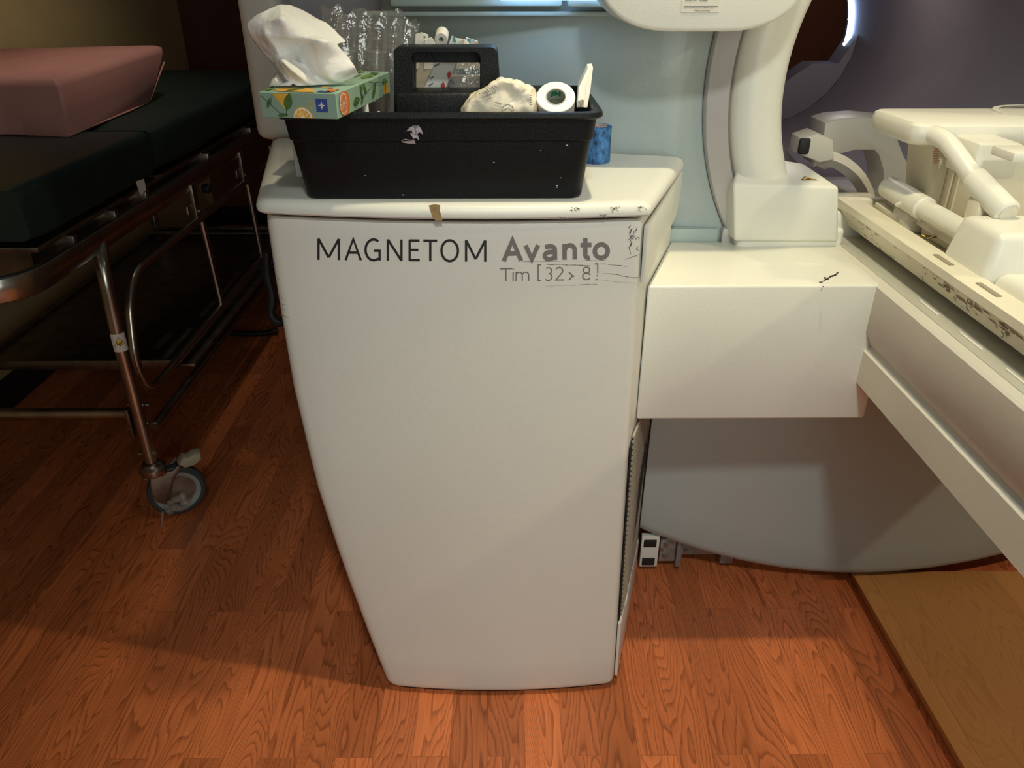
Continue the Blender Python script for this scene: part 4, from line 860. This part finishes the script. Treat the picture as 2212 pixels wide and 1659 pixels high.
# pouches visible through the handle opening
packet([(880, 206), (915, 118), (962, 118), (955, 206)], 1.318, 'beige sterile pouch seen through the left of the handle opening', [([(925, 165), (934, 160), (936, 172), (927, 176)], 3)], mats=[mat('kraft_pouch', (.62, .52, .38), .6, var=.15), CYAN, RED, INK2], name='sterile_pouch', cat='pouch')
packet([(908, 208), (948, 118), (992, 118), (956, 208)], 1.310, 'white sterile pouch with red diamonds seen through the handle opening', [([(966, 160), (972, 153), (975, 162), (969, 172)], 2), ([(952, 184), (958, 176), (962, 186), (955, 196)], 2), ([(938, 140), (950, 136), (948, 141), (937, 145)], 3), ([(930, 168), (938, 164), (936, 168), (929, 172)], 3), ([(922, 192), (931, 187), (930, 190), (921, 195)], 3), ([(926, 184), (936, 178), (935, 181), (925, 187)], 3)], name='sterile_pouch', cat='pouch')
e_ = empty('clear_pouch', P(1010, 170, Y=1.31), 'clear crumpled plastic pouch seen through the right of the handle opening', 'pouch')
m = MB(); b_ = bmesh.new(); bmesh.ops.create_icosphere(b_, subdivisions=3, radius=.032)
for v in b_.verts: v.co = Vector((v.co.x*1.25, v.co.y*.40, v.co.z*1.6))*(1+.35*noise.noise(v.co*70))
m.bm(b_, Matrix.Translation(P(1008, 172, Y=1.325)) @ Matrix.Rotation(.5, 4, 'Y')); m.build('pouch_film', FILM2, e_, smooth=25)
m = MB(); m.box(P(1010, 190, Y=1.328), (.060, .012, .040), .003); m.build('pouch_content', mat('grey_card', (.40, .40, .40), .6), e_)
# gauze pack at front centre
gz = empty('wrapped_gauze_pack', P(1080, 240, Y=1.19), 'crumpled beige plastic wrapped gauze pack in the front bay of the caddy', 'gauze pack')
O_ = [(997, 246), (1003, 225), (1020, 205), (1045, 188), (1070, 176), (1082, 170), (1100, 174), (1128, 178), (1150, 190), (1156, 205), (1157, 246)]
m = MB(); rings = []
for dy, k in ((1.168, .80), (1.170, .93), (1.180, 1.0), (1.215, 1.0), (1.240, .90), (1.243, .7)):
    c = Vector((1078, 225)); rings.append([P(c.x+(a-c.x)*k+random.uniform(-1.5, 1.5), 246 if b > 240 else c.y+(b-c.y)*k+random.uniform(-1.5, 1.5), Y=dy) for a, b in O_])
m.loft([[p for p in r]+[Vector((r[-1].x, r[-1].y, ZL+.03)), Vector((r[0].x, r[0].y, ZL+.03))] for r in rings]); go = m.build('wrapper', GAUZE, gz, smooth=0)
md = go.modifiers.new('s', 'SUBSURF'); md.levels = 3; md.render_levels = 3; md.subdivision_type = 'CATMULL_CLARK'
tx2 = bpy.data.textures.new('wrinkle', 'MUSGRAVE') if False else bpy.data.textures.new('wrinkle', 'CLOUDS'); tx2.noise_scale = .022; tx2.noise_depth = 1
dm = go.modifiers.new('d', 'DISPLACE'); dm.texture = tx2; dm.strength = .008
at = go.data.attributes.new('crease_edge', 'FLOAT', 'EDGE')
for e_ in at.data: e_.value = random.choice((0, 0, .35))
tx3 = bpy.data.textures.new('creases', 'VORONOI'); tx3.noise_scale = .016; dm = go.modifiers.new('d2', 'DISPLACE'); dm.texture = tx3; dm.strength = .006
for p in go.data.polygons: p.use_smooth = True
m = MB(); Yp = 1.1625
for k in range(6): a = 1049-k*0+k*3.5; linepx_ = None
def mark(pts, wd, Y=1.1635):
    for a, b in zip(pts, pts[1:]):
        a = Vector(a); b = Vector(b); d = (b-a).normalized(); n = Vector((-d.y, d.x))*wd/2; m.add([P(*q, Y=Y) for q in (a+n, b+n, b-n, a-n)], [(0, 1, 2, 3)])
mark([(1084, 240), (1085, 233), (1090, 228), (1098, 226), (1106, 230), (1110, 240)], 1.4, 1.158); mark([(1090, 239), (1094, 235)], 1.2, 1.158)
for k in range(4): mark([(1050+k*6, 191-k*2.2), (1055+k*6, 196-k*2.2)], 1.6, 1.160)
for k in range(6): mark([(1035+k*5, 201-k*1.0), (1037+k*5, 203-k)], 1.6, 1.160)
for k in range(5): mark([(1052+k*4, 205-k*1.5), (1054+k*4, 208-k*1.5)], 1.5, 1.160)
for k in range(5): mark([(1068+k*3, 222+k), (1073+k*3, 220+k)], 1.2, 1.160)
for k in range(5): mark([(1145, 205+k*5), (1148, 207+k*5)], 1.4, 1.160)
m.build('print_marks', INK2, go)
# medical tape roll (axis toward camera)
tr_ = empty('tape_roll', P(1202, 240, Y=1.20), 'white medical tape roll with green printed core in the front bay', 'tape roll')
c = P(1201, 210, Y=1.178); c = P(1201, 209, Y=1.185); M = frame(c, Vector((0.02, .66, -.75))); kr = .0283
m = MB(); m.lathe([(.0152, 0), (kr-.001, 0), (kr, .001), (kr, .049), (kr-.001, .05), (.0152, .05)], M, 56); m.build('tape', TAPE, tr_)
m = MB(); m.lathe([(.0135, -.0005), (.0153, -.0005), (.0153, .0505), (.0135, .0505), (.0135, -.0005)], M, 40); core = m.build('core', mat('core_card', (.42, .43, .38), .7, var=.1), tr_)
m = MB()
def in_core(txt, ang0, h, size, bold=0):
    t_ = MB(); text_mb(t_, txt, size, Matrix.Identity(4), bold=bold, align='CENTER')
    m.add([M @ Vector((.0133*math.cos(ang0+v.x/.0133), .0133*math.sin(ang0+v.x/.0133), h+v.y)) for v in t_.v], t_.f)
xdir = (M.to_3x3().inverted() @ Vector((0, .75, .66))); base_a = math.atan2(xdir.y, xdir.x)
in_core('3M', base_a, .004, .013, .0008); in_core('3M', base_a+math.pi*.72, .004, .011, .0008); in_core('Transpore', base_a+.0, .019, .006); in_core('3M', base_a-math.pi*.72, .006, .009, .0005)
m.build('green_print', GREENINK, core)
# booklet / card stack at right
bk = empty('paper_card', P(1262, 235, Y=1.24), 'stiff white card with clear cover leaning at the right end of the caddy', 'card')
m = MB(); m.prism([P(1246, 232, Y=1.22), P(1250, 190, Y=1.22), P(1270, 147, Y=1.25), P(1281, 146, Y=1.25), P(1276, 190, Y=1.235), P(1269, 232, Y=1.22)], (.004, .06, 0), .001); card_ = m.build('card_sheet', PAPER, bk)
m = MB(); m.add([P(1262, 232, Y=1.2185), P(1266, 190, Y=1.228), P(1277, 147, Y=1.248), P(1281, 147, Y=1.248), P(1275, 190, Y=1.232), P(1268, 232, Y=1.2185)], [tuple(range(6))]); m.build('card_edge', PRWHITE, bk)
m = MB()
for k in range(8): a = P(1249+k*1.6, 226-k*.6, Y=1.2175); m.box(a, (.0006, .0006, .007+random.random()*.004))
m.build('barcode', INK, card_)
# blue wrap roll on the lid
bl = empty('bandage_roll', (P(1290, 354, z=ZL).x-.001, P(1293, 354, z=ZL).y+.02, ZL), 'blue self adhering bandage roll standing on the lid beside the caddy', 'bandage roll')
c = world_loc(bl); m = MB(); m.lathe([(.0175, 0), (.0245, 0), (.0257, .002), (.0254, .03), (.0259, .0605), (.025, .062), (.0175, .062), (.0175, 0)], Matrix.Translation(c), 48)
for i, v in enumerate(m.v): v += (v-c).normalized()*.0006*math.sin(i*2.3)
m.build('crepe_wrap', BLUE, bl)
m = MB(); m.lathe([(.0155, .001), (.0177, .001), (.0177, .0628), (.0155, .0628), (.0155, .001)], Matrix.Translation(c), 40); m.build('core', mat('pink_card', (.62, .48, .42), .8), bl)
# white carton behind the caddy at left
m = MB(); m.box((-.339, 1.345, ZL+.059), (.018, .11, .118), .003)
tag(m.build('white_carton', WHITE, origin=(-.339, 1.345, ZL)), 'slim white carton standing on the lid against the left end of the caddy', 'carton')
# white spout bit seen under tissue box
m = MB(); c = P(789, 232, Y=1.20); m.lathe([(.0001, -.01), (.005, -.01), (.005, .004), (.003, .010), (.0001, .011)], Matrix.Translation(c), 12)
m.lathe([(.0001, -.10), (.003, -.10), (.003, -.01), (.0001, -.01)], Matrix.Translation(c), 8)
tag(m.build('swab_tube', PRWHITE, origin=c), 'small white capped tube in the caddy just below the tissue box corner', 'tube')
